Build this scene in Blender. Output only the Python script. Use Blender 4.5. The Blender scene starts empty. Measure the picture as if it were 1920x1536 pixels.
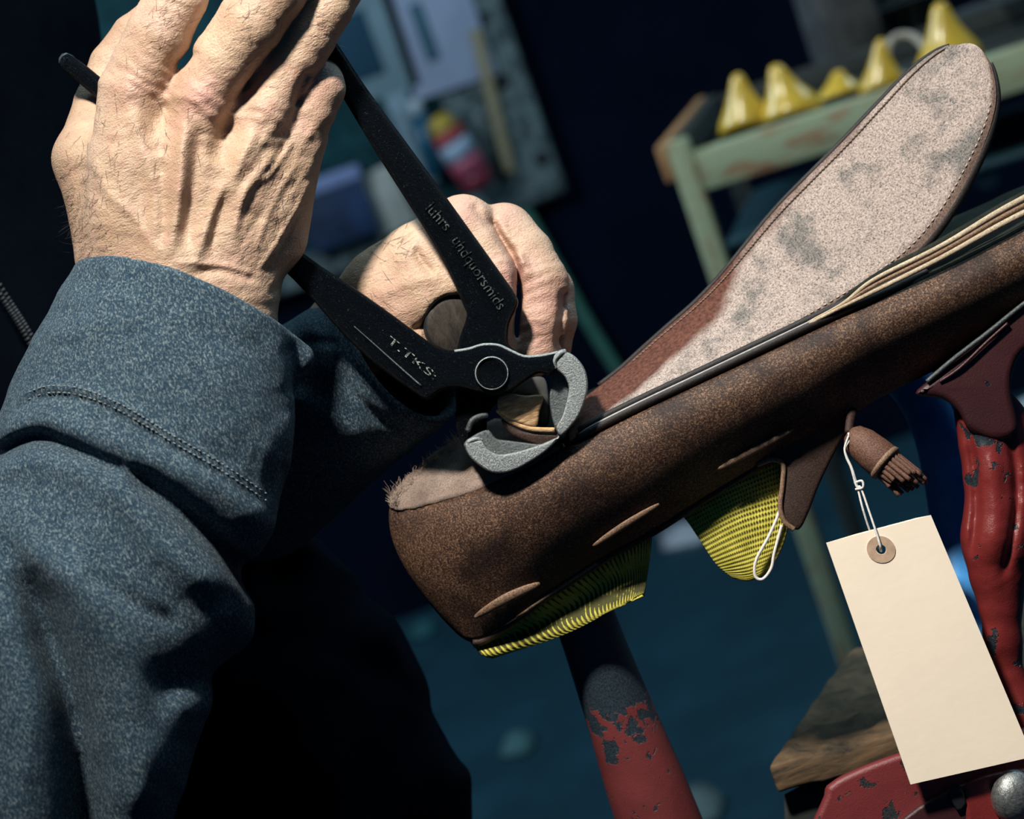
import bpy, bmesh, math, random
import numpy as np
from mathutils import Vector, Matrix
from mathutils.geometry import tessellate_polygon

random.seed(7)
RNG = np.random.default_rng(7)
SC = bpy.context.scene
COL = SC.collection

# ------------------------------------------------------------------ camera
IMG_W, IMG_H = 1920, 1536
LENS = 70.0
FPX = LENS / 36.0 * IMG_W
DIST = 0.70
PITCH, ROLL = math.radians(12), math.radians(20)
CAM = np.array([0.0, 0.0, 1.25])
FWD = np.array([0, math.cos(PITCH), -math.sin(PITCH)])
R0 = np.array([1.0, 0, 0])
U0 = np.array([0, math.sin(PITCH), math.cos(PITCH)])
RGT = math.cos(ROLL) * R0 - math.sin(ROLL) * U0
UPV = math.sin(ROLL) * R0 + math.cos(ROLL) * U0
S = DIST / FPX                     # metres per unit on the bench (0.1875 mm)


def P(pts):
    """bench units (x right, y down, z towards the viewer; 1 unit = S metres in the focal plane) -> world metres"""
    p = np.asarray(pts, float).reshape(-1, 3)
    dep = DIST - p[:, 2] * S
    a = (p[:, 0] - IMG_W / 2) / FPX * dep
    b = (IMG_H / 2 - p[:, 1]) / FPX * dep
    return CAM + dep[:, None] * FWD + a[:, None] * RGT + b[:, None] * UPV


def W(x, y, z):
    """same frame, parallel (for lamps)"""
    return CAM + (DIST - z * S) * FWD + (x - 960) * S * RGT + (768 - y) * S * UPV


def ray(px, py):
    return FWD + (px - IMG_W / 2) / FPX * RGT + (IMG_H / 2 - py) / FPX * UPV


def on_y(px, py, y):
    d = ray(px, py)
    return CAM + d * (y / d[1])


def at(px, py, dep):
    return CAM + ray(px, py) * dep


cam_data = bpy.data.cameras.new('camera')
cam_data.lens = LENS
cam_data.sensor_width = 36
cam_data.clip_start = 0.02
cam = bpy.data.objects.new('camera', cam_data)
COL.objects.link(cam)
m3 = Matrix([[RGT[i], UPV[i], -FWD[i]] for i in range(3)])
cam.matrix_world = Matrix.Translation(Vector(CAM)) @ m3.to_4x4()
SC.camera = cam
cam_data.dof.use_dof = True
cam_data.dof.focus_distance = DIST - 0.008
cam_data.dof.aperture_fstop = 11.0


# ------------------------------------------------------------------ objects
def thing(name, label, cat, loc=(0, 0, 0), group=None, rotz=0):
    o = bpy.data.objects.new(name, None)
    o.empty_display_size = 0.02
    COL.objects.link(o)
    o.location = Vector(loc)
    o.rotation_euler = (0, 0, rotz)
    tag(o, label, cat, group)
    return o


def tag(o, label, cat, group=None, kind=None):
    if label:
        o['label'] = label
    if cat:
        o['category'] = cat
    if group:
        o['group'] = group
    if kind:
        o['kind'] = kind
    return o


def parent_to(o, par, local=False):
    if par is None:
        return o
    o.parent = par
    if par.type == 'EMPTY' and not local:
        par_m = Matrix.LocRotScale(par.location, par.rotation_euler, None)
        o.matrix_parent_inverse = par_m.inverted()
    return o


def mesh_obj(name, verts, faces, mat=None, par=None, smooth=True, label=None, local=False):
    me = bpy.data.meshes.new(name)
    verts = np.asarray(verts, float)
    if isinstance(faces, np.ndarray):
        k = faces.shape[1]
        me.vertices.add(len(verts))
        me.vertices.foreach_set('co', verts.astype(np.float32).ravel())
        me.loops.add(faces.size)
        me.loops.foreach_set('vertex_index', faces.astype(np.int32).ravel())
        me.polygons.add(len(faces))
        me.polygons.foreach_set('loop_start', np.arange(0, faces.size, k, dtype=np.int32))
        me.polygons.foreach_set('loop_total', np.full(len(faces), k, dtype=np.int32))
        me.update(calc_edges=True)
        me.validate()
    else:
        me.from_pydata([tuple(v) for v in verts], [], [tuple(f) for f in faces])
        me.update()
    if smooth:
        me.polygons.foreach_set('use_smooth', [True] * len(me.polygons))
    if mat:
        me.materials.append(mat)
    o = bpy.data.objects.new(name, me)
    COL.objects.link(o)
    parent_to(o, par, local)
    if label:
        o['label'] = label
    return o


def fix_normals(o):
    bm = bmesh.new()
    bm.from_mesh(o.data)
    bmesh.ops.remove_doubles(bm, verts=bm.verts, dist=1e-7)
    bmesh.ops.recalc_face_normals(bm, faces=bm.faces)
    bm.to_mesh(o.data)
    bm.free()
    return o


def vattr(o, name, vals):
    a = o.data.attributes.new(name, 'FLOAT', 'POINT')
    a.data.foreach_set('value', np.asarray(vals, np.float32))


class Mesh:
    """collects pieces (world metres) into one mesh"""
    def __init__(self):
        self.v, self.f = [], []

    def add(self, verts, faces):
        n = len(self.v)
        self.v.extend([tuple(x) for x in verts])
        self.f.extend([tuple(i + n for i in f) for f in faces])
        return self

    def build(self, name, mat, par=None, smooth=True, label=None, local=False):
        return fix_normals(mesh_obj(name, self.v, self.f, mat, par, smooth, label, local))


def crom(pts, n=8, closed=False):
    p = np.asarray(pts, float)
    out = []
    N = len(p)
    segs = N if closed else N - 1
    for i in range(segs):
        if closed:
            a, b, c, d = p[(i - 1) % N], p[i], p[(i + 1) % N], p[(i + 2) % N]
        else:
            a, b, c, d = p[max(i - 1, 0)], p[i], p[i + 1], p[min(i + 2, N - 1)]
        for k in range(n):
            t = k / n
            out.append(0.5 * ((2 * b) + (c - a) * t + (2 * a - 5 * b + 4 * c - d) * t * t + (3 * b - a - 3 * c + d) * t ** 3))
    if not closed:
        out.append(p[-1])
    return np.array(out)


def tube_geo(path, radii, seg=12, flat=1.0, cap=True, up=None):
    """rings along a path in any space; returns verts, faces"""
    p = np.asarray(path, float)
    n = len(p)
    r = np.broadcast_to(np.asarray(radii, float), (n,))
    tan = np.gradient(p, axis=0)
    tan /= np.linalg.norm(tan, axis=1)[:, None] + 1e-12
    if up is None:
        up = np.array([0.13, 0.21, 1.0])
    up = np.asarray(up, float)
    vs, fs = [], []
    a = up - tan[0] * np.dot(up, tan[0])
    a /= np.linalg.norm(a)
    for i in range(n):
        a = a - tan[i] * np.dot(a, tan[i])
        a /= np.linalg.norm(a) + 1e-12
        b = np.cross(tan[i], a)
        for k in range(seg):
            t = 2 * math.pi * k / seg
            vs.append(p[i] + r[i] * (math.cos(t) * a * flat + math.sin(t) * b))
    for i in range(n - 1):
        for k in range(seg):
            k2 = (k + 1) % seg
            fs.append((i * seg + k, i * seg + k2, (i + 1) * seg + k2, (i + 1) * seg + k))
    if cap:
        fs.append(tuple(range(seg)))
        fs.append(tuple((n - 1) * seg + k for k in range(seg)))
    return np.array(vs), fs


def tube(name, path, radii, mat, par=None, seg=12, flat=1.0, label=None, up=None):
    v, f = tube_geo(path, radii, seg, flat, up=up)
    return Mesh().add(P(v), f).build(name, mat, par, label=label)


def grid_geo(rows, close_u=False):
    rows = np.asarray(rows, float)
    n, m = rows.shape[:2]
    fs = []
    for i in range(n - 1 if not close_u else n):
        for j in range(m - 1):
            i2 = (i + 1) % n
            fs.append((i * m + j, i * m + j + 1, i2 * m + j + 1, i2 * m + j))
    return rows.reshape(-1, 3), fs


def poly_offset(p, d):
    """inset a closed 2D outline by d (positive = inwards), whatever its winding"""
    p = np.asarray(p, float)
    area = 0.5 * np.sum(p[:, 0] * np.roll(p[:, 1], -1) - np.roll(p[:, 0], -1) * p[:, 1])
    t = np.roll(p, -1, 0) - np.roll(p, 1, 0)
    t /= np.linalg.norm(t, axis=1)[:, None] + 1e-9
    nrm = np.stack([-t[:, 1], t[:, 0]], 1) * (1 if area > 0 else -1)
    return p + nrm * d


def extrude_geo(outline, z0, z1, bev=6, steps=3, zoff=None, smooth=4, bev_back=None):
    """thick plate: outline in x,y; rounded edges on both faces; zoff(x,y) bends it out of plane"""
    p = np.asarray(outline, float)
    if smooth:
        p = crom(p, smooth, True)
    bb = bev if bev_back is None else bev_back
    rings = []
    for k in range(steps + 1):
        a = math.pi / 2 * k / steps
        q = poly_offset(p, bb * (1 - math.sin(a)))
        rings.append(np.column_stack([q, np.full(len(q), z0 + bb * (1 - math.cos(a)))]))
    for k in range(steps + 1):
        a = math.pi / 2 * (1 - k / steps)
        q = poly_offset(p, bev * (1 - math.sin(a)))
        rings.append(np.column_stack([q, np.full(len(q), z1 - bev * (1 - math.cos(a)))]))
    n = len(p)
    V = np.concatenate(rings)
    F = []
    for i in range(len(rings) - 1):
        for k in range(n):
            k2 = (k + 1) % n
            F.append((i * n + k, i * n + k2, (i + 1) * n + k2, (i + 1) * n + k))
    for base in (0, (len(rings) - 1) * n):
        poly = [Vector((V[base + k][0], V[base + k][1], 0)) for k in range(n)]
        for tri in tessellate_polygon([poly]):
            F.append(tuple(base + t for t in tri))
    if zoff is not None:
        V[:, 2] += zoff(V[:, 0], V[:, 1])
    return V, F


def plate(name, outline, z0, z1, mat, par=None, bev=6, zoff=None, smooth=4, label=None, steps=3):
    v, f = extrude_geo(outline, z0, z1, bev, steps, zoff, smooth)
    o = Mesh().add(P(v), f).build(name, mat, par, label=label)
    w = o.modifiers.new('flat_faces', 'WEIGHTED_NORMAL'); w.weight = 100
    return o


def box_geo(lo, hi, bev=0.0):
    bm = bmesh.new()
    bmesh.ops.create_cube(bm, size=1)
    for v in bm.verts:
        v.co = Vector([lo[i] + (v.co[i] + 0.5) * (hi[i] - lo[i]) for i in range(3)])
    if bev:
        bmesh.ops.bevel(bm, geom=list(bm.edges), offset=bev, segments=2, affect='EDGES', profile=0.5)
    bm.verts.ensure_lookup_table()
    vs = [tuple(v.co) for v in bm.verts]
    fs = [tuple(v.index for v in f.verts) for f in bm.faces]
    bm.free()
    return vs, fs


def lathe_geo(profile, seg=24, axis_pts=None):
    """profile list of (r,z)"""
    vs, fs = [], []
    for r, z in profile:
        for k in range(seg):
            t = 2 * math.pi * k / seg
            vs.append((r * math.cos(t), r * math.sin(t), z))
    for i in range(len(profile) - 1):
        for k in range(seg):
            k2 = (k + 1) % seg
            fs.append((i * seg + k, i * seg + k2, (i + 1) * seg + k2, (i + 1) * seg + k))
    fs.append(tuple(range(seg)))
    fs.append(tuple((len(profile) - 1) * seg + k for k in range(seg)))
    return vs, fs


# ------------------------------------------------------------------ sculpting with distance fields
def sstep(a, b, x):
    t = np.clip((x - a) / (b - a), 0, 1)
    return t * t * (3 - 2 * t)


def vnoise(x, y, seed=0):
    """smooth value noise, 2D arrays"""
    g = np.random.default_rng(seed).random((64, 64))
    xi, yi = np.floor(x).astype(int), np.floor(y).astype(int)
    fx, fy = x - xi, y - yi
    fx, fy = fx * fx * (3 - 2 * fx), fy * fy * (3 - 2 * fy)
    a = g[xi % 64, yi % 64]; b = g[(xi + 1) % 64, yi % 64]
    c = g[xi % 64, (yi + 1) % 64]; d = g[(xi + 1) % 64, (yi + 1) % 64]
    return (a * (1 - fx) + b * fx) * (1 - fy) + (c * (1 - fx) + d * fx) * fy - 0.5


class Field:
    def __init__(self, lo, hi, h):
        self.lo, self.h = np.array(lo, float), h
        n = [int((hi[i] - lo[i]) / h) + 1 for i in range(3)]
        self.ax = [(lo[i] + h * np.arange(n[i])).astype(np.float32) for i in range(3)]
        self.F = np.full(n, 400.0, np.float32)

    def _blk(self, lo, hi):
        s = []
        for i in range(3):
            a = int(np.searchsorted(self.ax[i], lo[i]))
            b = int(np.searchsorted(self.ax[i], hi[i]))
            s.append(slice(max(a, 0), max(b, 0)))
        return tuple(s)

    def _cone(self, a, b, sl, sz):
        X = self.ax[0][sl[0]][:, None, None]
        Y = self.ax[1][sl[1]][None, :, None]
        Z = self.ax[2][sl[2]][None, None, :]
        ba = np.array([b[0] - a[0], b[1] - a[1], (b[2] - a[2]) / sz], np.float32)
        px, py, pz = X - np.float32(a[0]), Y - np.float32(a[1]), (Z - np.float32(a[2])) / np.float32(sz)
        L = float(ba @ ba) + 1e-6
        t = np.clip((px * ba[0] + py * ba[1] + pz * ba[2]) / L, 0, 1)
        d = np.sqrt((px - t * ba[0]) ** 2 + (py - t * ba[1]) ** 2 + (pz - t * ba[2]) ** 2)
        return d - (a[3] + (b[3] - a[3]) * t)

    def chain(self, pts, k=20.0, sz=1.0, sub=False, fine=None):
        pts = [tuple(map(float, q)) for q in pts]
        if len(pts) == 1:
            pts = pts * 2
        rm = max(q[3] for q in pts) * max(1, sz) + k + 4 * self.h
        lo = [min(q[i] for q in pts) - rm for i in range(3)]
        hi = [max(q[i] for q in pts) + rm for i in range(3)]
        sl = self._blk(lo, hi)
        if 0 in self.F[sl].shape:
            return self
        d = None
        for a, b in zip(pts[:-1], pts[1:]):
            e = self._cone(a, b, sl, sz)
            if d is None:
                d = e
            else:
                kk = 6.0 if fine is None else fine
                hh = np.maximum(kk - np.abs(d - e), 0) / kk
                d = np.minimum(d, e) - hh * hh * kk / 4
        A = self.F[sl]
        if sub:
            d = -d
            hh = np.maximum(k - np.abs(A - d), 0) / k
            self.F[sl] = np.maximum(A, d) + hh * hh * k / 4
        else:
            hh = np.maximum(k - np.abs(A - d), 0) / k
            self.F[sl] = np.minimum(A, d) - hh * hh * k / 4
        return self

    def cut(self, fn, k=4.0):
        X, Y, Z = self.ax[0][:, None, None], self.ax[1][None, :, None], self.ax[2][None, None, :]
        d = fn(X, Y, Z).astype(np.float32) * np.ones_like(self.F)
        hh = np.maximum(k - np.abs(self.F - d), 0) / k
        self.F = np.maximum(self.F, d) + hh * hh * k / 4
        return self

    def relief(self, lines, z0, z1, extra=None):
        """raise (+) or sink (-) the viewer-side skin along polylines: (points, amount, width)"""
        X, Y = np.meshgrid(self.ax[0], self.ax[1], indexing='ij')
        D = np.zeros_like(X)
        for pts, amp, wid in lines:
            p = crom(pts, 6) if len(pts) > 2 else np.asarray(pts, float)
            best = np.full_like(X, 1e9)
            tt = np.zeros_like(X)
            n = len(p) - 1
            for i in range(n):
                a, b = p[i], p[i + 1]
                ba = b - a
                t = np.clip(((X - a[0]) * ba[0] + (Y - a[1]) * ba[1]) / (ba @ ba + 1e-9), 0, 1)
                d = (X - a[0] - t * ba[0]) ** 2 + (Y - a[1] - t * ba[1]) ** 2
                m = d < best
                best = np.where(m, d, best)
                tt = np.where(m, (i + t) / n, tt)
            taper = sstep(-0.03, 0.24, np.minimum(tt, 1 - tt))
            D += amp * taper * np.exp(-best / (wid * wid))
        if extra is not None:
            D += extra(X, Y)
        Zw = sstep(z0, z1, self.ax[2])
        self.F -= (D[:, :, None] * Zw[None, None, :]).astype(np.float32)
        return self

    def top(self, x, y):
        """viewer-side surface height at x,y (None off the body)"""
        i = int(round((x - self.lo[0]) / self.h)); j = int(round((y - self.lo[1]) / self.h))
        if not (0 <= i < self.F.shape[0] and 0 <= j < self.F.shape[1]):
            return None
        c = self.F[i, j]
        w = np.nonzero(c < 0)[0]
        if len(w) == 0 or w[-1] + 1 >= len(c):
            return None
        k = w[-1]
        return float(self.ax[2][k] + self.h * (-c[k]) / (c[k + 1] - c[k]))

    def mesh(self):
        """surface nets -> vertices (bench units), quads"""
        F = self.F
        F[0], F[-1] = np.maximum(F[0], 1), np.maximum(F[-1], 1)
        F[:, 0], F[:, -1] = np.maximum(F[:, 0], 1), np.maximum(F[:, -1], 1)
        F[:, :, 0], F[:, :, -1] = np.maximum(F[:, :, 0], 1), np.maximum(F[:, :, -1], 1)
        neg = F < 0
        nx, ny, nz = F.shape
        cnt = np.zeros((nx - 1, ny - 1, nz - 1), np.int8)
        for dx in (0, 1):
            for dy in (0, 1):
                for dz in (0, 1):
                    cnt += neg[dx:nx - 1 + dx, dy:ny - 1 + dy, dz:nz - 1 + dz]
        act = (cnt > 0) & (cnt < 8)
        I = np.argwhere(act)
        idx = np.full(act.shape, -1, np.int32)
        idx[act] = np.arange(len(I))
        cor = {}
        for dx in (0, 1):
            for dy in (0, 1):
                for dz in (0, 1):
                    cor[dx, dy, dz] = F[I[:, 0] + dx, I[:, 1] + dy, I[:, 2] + dz]
        acc = np.zeros((len(I), 3)); n = np.zeros(len(I))
        for ax in range(3):
            oth = [i for i in range(3) if i != ax]
            for u in (0, 1):
                for v in (0, 1):
                    c0 = [0, 0, 0]; c0[oth[0]] = u; c0[oth[1]] = v
                    c1 = list(c0); c1[ax] = 1
                    a, b = cor[tuple(c0)], cor[tuple(c1)]
                    m = (a < 0) != (b < 0)
                    t = np.where(m, a / np.where(m, a - b, 1), 0)
                    q = np.tile(np.array(c0, float), (len(I), 1))
                    q[:, ax] = t
                    acc[m] += q[m]; n[m] += 1
        V = self.lo + self.h * (I + acc / n[:, None])
        Q = []
        for ax in range(3):
            o1, o2 = [i for i in range(3) if i != ax]
            a = neg
            sl0 = [slice(None)] * 3; sl1 = [slice(None)] * 3
            sl0[ax] = slice(0, -1); sl1[ax] = slice(1, None)
            ch = a[tuple(sl0)] != a[tuple(sl1)]
            E = np.argwhere(ch)
            ok = (E[:, o1] > 0) & (E[:, o2] > 0) & (E[:, o1] < F.shape[o1] - 1) & (E[:, o2] < F.shape[o2] - 1)
            E = E[ok]
            def cell(d1, d2):
                c = E.copy(); c[:, o1] += d1; c[:, o2] += d2
                return idx[c[:, 0], c[:, 1], c[:, 2]]
            q = np.stack([cell(-1, -1), cell(0, -1), cell(0, 0), cell(-1, 0)], 1)
            inside = a[E[:, 0], E[:, 1], E[:, 2]]
            flip = inside if ax != 1 else ~inside
            q[flip] = q[flip][:, ::-1]
            Q.append(q)
        Q = np.concatenate(Q)
        return V, Q


def smooth_mesh(V, Q, it=2, lam=0.5):
    e = np.concatenate([Q[:, [0, 1]], Q[:, [1, 2]], Q[:, [2, 3]], Q[:, [3, 0]]])
    e = np.concatenate([e, e[:, ::-1]])
    n = np.bincount(e[:, 0], minlength=len(V))[:, None]
    for _ in range(it):
        s = np.stack([np.bincount(e[:, 0], weights=V[e[:, 1], c], minlength=len(V)) for c in range(3)], 1)
        V = V + lam * (s / np.maximum(n, 1) - V)
    return V


def outward(Vw, Q):
    a, b, c, d = (Vw[Q[:, i]] for i in range(4))
    vol = np.sum(a * np.cross(b, c)) + np.sum(a * np.cross(c, d))
    return Q if vol > 0 else Q[:, ::-1].copy()


def sculpt(name, fields, mat, par=None, it=2, label=None):
    Vs, Qs, n = [], [], 0
    global LAST_V
    LAST_V = []
    for f in fields:
        V, Q = f.mesh()
        V = smooth_mesh(V, Q, it)
        LAST_V.append(V)
        Vw = P(V)
        Qs.append(outward(Vw - Vw.mean(0), Q) + n)
        Vs.append(Vw)
        n += len(V)
    return mesh_obj(name, np.concatenate(Vs), np.concatenate(Qs), mat, par, True, label)
# ------------------------------------------------------------------ materials
class NT:
    def __init__(self, name):
        self.m = bpy.data.materials.new(name)
        self.m.use_nodes = True
        self.t = self.m.node_tree
        self.b = self.t.nodes['Principled BSDF']
        self.co = self.t.nodes.new('ShaderNodeTexCoord').outputs['Object']

    def link(self, a, b):
        self.t.links.new(a, b)

    def n(self, kind, **kw):
        nd = self.t.nodes.new(kind)
        for k, v in kw.items():
            setattr(nd, k, v)
        return nd

    def mapped(self, scale=(1, 1, 1), rot=(0, 0, 0), vec=None):
        mp = self.n('ShaderNodeMapping')
        mp.inputs['Scale'].default_value = scale
        mp.inputs['Rotation'].default_value = rot
        self.link(vec or self.co, mp.inputs['Vector'])
        return mp.outputs['Vector']

    def noise(self, scale, detail=4, rough=0.6, vec=None, dist=0.0):
        nd = self.n('ShaderNodeTexNoise')
        nd.inputs['Scale'].default_value = scale
        nd.inputs['Detail'].default_value = detail
        nd.inputs['Roughness'].default_value = rough
        nd.inputs['Distortion'].default_value = dist
        self.link(vec or self.co, nd.inputs['Vector'])
        return nd.outputs['Fac']

    def vor(self, scale, vec=None, feature='F1', rnd=1.0):
        nd = self.n('ShaderNodeTexVoronoi', feature=feature)
        nd.inputs['Scale'].default_value = scale
        nd.inputs['Randomness'].default_value = rnd
        self.link(vec or self.co, nd.inputs['Vector'])
        return nd.outputs['Distance']

    def wave(self, scale, vec=None, dist=0, detail=0, direction='X', prof='SIN'):
        nd = self.n('ShaderNodeTexWave', bands_direction=direction, wave_profile=prof)
        nd.inputs['Scale'].default_value = scale
        nd.inputs['Distortion'].default_value = dist
        nd.inputs['Detail'].default_value = detail
        self.link(vec or self.co, nd.inputs['Vector'])
        return nd.outputs['Fac']

    def attr(self, name):
        nd = self.n('ShaderNodeAttribute', attribute_name=name)
        return nd.outputs['Fac']

    def ramp(self, fac, stops, interp='LINEAR'):
        nd = self.n('ShaderNodeValToRGB')
        cr = nd.color_ramp
        cr.interpolation = interp
        while len(cr.elements) < len(stops):
            cr.elements.new(0.5)
        for e, (p, c) in zip(cr.elements, stops):
            e.position = p
            if not hasattr(c, '__len__'):
                c = (c, c, c)
            e.color = (c[0], c[1], c[2], 1)
        self.link(fac, nd.inputs['Fac'])
        return nd.outputs['Color']

    def mix(self, fac, a, b, mode='MIX'):
        nd = self.n('ShaderNodeMix', data_type='RGBA', blend_type=mode)
        for sock, v in ((nd.inputs[0], fac), (nd.inputs[6], a), (nd.inputs[7], b)):
            if hasattr(v, 'is_output') or isinstance(v, bpy.types.NodeSocket):
                self.link(v, sock)
            elif hasattr(v, '__len__'):
                sock.default_value = (v[0], v[1], v[2], 1)
            else:
                sock.default_value = v
        return nd.outputs[2]

    def math(self, op, a, b=0.5):
        nd = self.n('ShaderNodeMath', operation=op)
        for sock, v in ((nd.inputs[0], a), (nd.inputs[1], b)):
            if isinstance(v, bpy.types.NodeSocket):
                self.link(v, sock)
            else:
                sock.default_value = v
        return nd.outputs[0]

    def bump(self, *layers):
        """layers: (height socket, distance in metres, strength)"""
        prev = None
        for h, dist, st in layers:
            nd = self.n('ShaderNodeBump')
            nd.inputs['Distance'].default_value = dist
            nd.inputs['Strength'].default_value = st
            self.link(h, nd.inputs['Height'])
            if prev:
                self.link(prev, nd.inputs['Normal'])
            prev = nd.outputs['Normal']
        self.link(prev, self.b.inputs['Normal'])

    def set(self, color=None, rough=None, metal=None, spec=None, **kw):
        for key, v in (('Base Color', color), ('Roughness', rough), ('Metallic', metal), ('Specular IOR Level', spec)):
            if v is None:
                continue
            s = self.b.inputs[key]
            if isinstance(v, bpy.types.NodeSocket):
                self.link(v, s)
            elif hasattr(v, '__len__'):
                s.default_value = (v[0], v[1], v[2], 1)
            else:
                s.default_value = v
        for k, v in kw.items():
            self.b.inputs[k].default_value = v
        return self.m


def plain(name, color, rough=0.6, metal=0.0, var=0.25, scale=60, bump=0.0, spec=0.4, bdist=0.0006):
    t = NT(name)
    nz = t.noise(scale, 5, 0.65)
    lo = [c * (1 - var) for c in color]; hi = [min(c * (1 + var), 1) for c in color]
    if bump:
        t.bump((t.noise(scale * 6, 5, 0.7), bdist, bump))
    return t.set(t.ramp(nz, [(0.3, lo), (0.7, hi)]), rough, metal, spec)


def skin_mat():
    t = NT('skin')
    big = t.noise(45, 3, 0.5)
    mid = t.noise(170, 4, 0.6)
    base = t.ramp(big, [(0.35, (0.45, 0.305, 0.200)), (0.65, (0.55, 0.392, 0.272))])
    red = t.ramp(mid, [(0.45, 0.0), (0.75, 0.5)])
    col = t.mix(red, base, (0.46, 0.245, 0.20))
    col = t.mix(t.math('MULTIPLY', t.attr('pink'), 0.75), col, (0.50, 0.255, 0.215))
    lines = t.ramp(t.noise(1100, 4, 0.75, t.mapped((0.4, 1, 1.5), (0, ROLL, 0))), [(0.34, 0.55), (0.46, 0.0)])
    col = t.mix(lines, col, (0.25, 0.145, 0.095))
    spots = t.ramp(t.noise(260, 2, 0.5), [(0.66, 0.0), (0.74, 0.5)])
    col = t.mix(spots, col, (0.40, 0.22, 0.14))
    w = t.mapped((1, 1, 1), (0, ROLL, 0))
    horiz = t.mapped((0.35, 1, 1.6), (0, ROLL, 0))
    wr = t.noise(900, 3, 0.6, horiz, 0.6)
    cells = t.vor(1500, w, 'F1')
    pores = t.noise(3200, 2, 0.5)
    t.bump((wr, 0.0007, 0.6), (cells, 0.0003, 0.4), (pores, 0.0002, 0.4))
    m = t.set(col, 0.47, 0, 0.45)
    t.b.inputs['Subsurface Weight'].default_value = 0.08
    t.b.inputs['Subsurface Radius'].default_value = (0.004, 0.0015, 0.0008)
    t.b.inputs['Subsurface Scale'].default_value = 0.3
    return m


def sweat_mat():
    t = NT('heather_jersey')
    # knit: short slanting ribs with pale flecks
    d = t.mapped((1, 1, 1), (0, ROLL + 0.5, 0))
    fl = t.noise(1150, 5, 0.8, t.mapped((1.5, 1, 0.7), (0, ROLL + 0.6, 0)))
    big = t.noise(120, 4, 0.6)
    base = t.ramp(big, [(0.3, (0.018, 0.054, 0.094)), (0.7, (0.036, 0.086, 0.134))])
    fleck = t.ramp(fl, [(0.49, 0.0), (0.64, 1.0)])
    col = t.mix(t.math('MULTIPLY', fleck, 0.85), base, (0.40, 0.50, 0.51))
    dark = t.ramp(t.noise(1100, 4, 0.7), [(0.34, 0.85), (0.50, 0.0)])
    col = t.mix(dark, col, (0.006, 0.020, 0.042))
    rib = t.wave(2100, d, 1.5, 1, 'X')
    t.bump((rib, 0.0005, 0.6), (t.noise(1900, 4, 0.75), 0.0006, 0.8))
    m = t.set(col, 0.92, 0, 0.2)
    t.b.inputs['Sheen Weight'].default_value = 0.05
    return m


def iron_mat():
    t = NT('black_forged_iron')
    n1 = t.noise(700, 5, 0.7)
    n2 = t.noise(1500, 4, 0.8)
    base = t.ramp(n1, [(0.3, (0.0003, 0.0012, 0.0028)), (0.75, (0.0008, 0.0030, 0.0060))])
    fleck = t.ramp(n2, [(0.62, 0.0), (0.72, 1.0)])
    col = t.mix(t.math('MULTIPLY', fleck, 0.9), base, (0.15, 0.18, 0.18))
    t.bump((t.noise(420, 5, 0.75), 0.0008, 0.4), (n2, 0.0011, 1.0))
    return t.set(col, 0.33, 0.0, 0.09)


def steel_mat(name='bright_ground_steel', c=(0.40, 0.44, 0.44), fine=1700):
    t = NT(name)
    n1 = t.noise(fine, 4, 0.75)
    col = t.ramp(n1, [(0.32, [x * 0.35 for x in c]), (0.66, c)])
    t.bump((t.noise(fine, 4, 0.75), 0.0004, 0.75))
    return t.set(col, 0.44, 0.8, 0.5)


def leather_mat():
    t = NT('brown_waxed_leather')
    f = t.noise(1500, 4, 0.85)
    big = t.noise(38, 4, 0.6, None, 0.5)
    a = t.ramp(f, [(0.36, (0.010, 0.006, 0.005)), (0.50, (0.060, 0.029, 0.018)), (0.66, (0.37, 0.215, 0.128))])
    b = t.ramp(f, [(0.38, (0.007, 0.004, 0.004)), (0.55, (0.035, 0.017, 0.012)), (0.70, (0.17, 0.095, 0.058))])
    col = t.mix(t.ramp(big, [(0.44, 0.0), (0.62, 1.0)]), a, b)
    t.bump((f, 0.0004, 0.6), (t.noise(300, 4, 0.6), 0.0006, 0.3))
    return t.set(col, 0.58, 0, 0.35)


def dark_leather_mat(name='dark_brown_leather', c=(0.040, 0.021, 0.015)):
    t = NT(name)
    f = t.noise(1800, 4, 0.7)
    col = t.ramp(f, [(0.35, [x * 0.4 for x in c]), (0.7, [x * 1.7 for x in c])])
    t.bump((f, 0.0004, 0.6))
    return t.set(col, 0.55, 0, 0.4)


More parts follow.
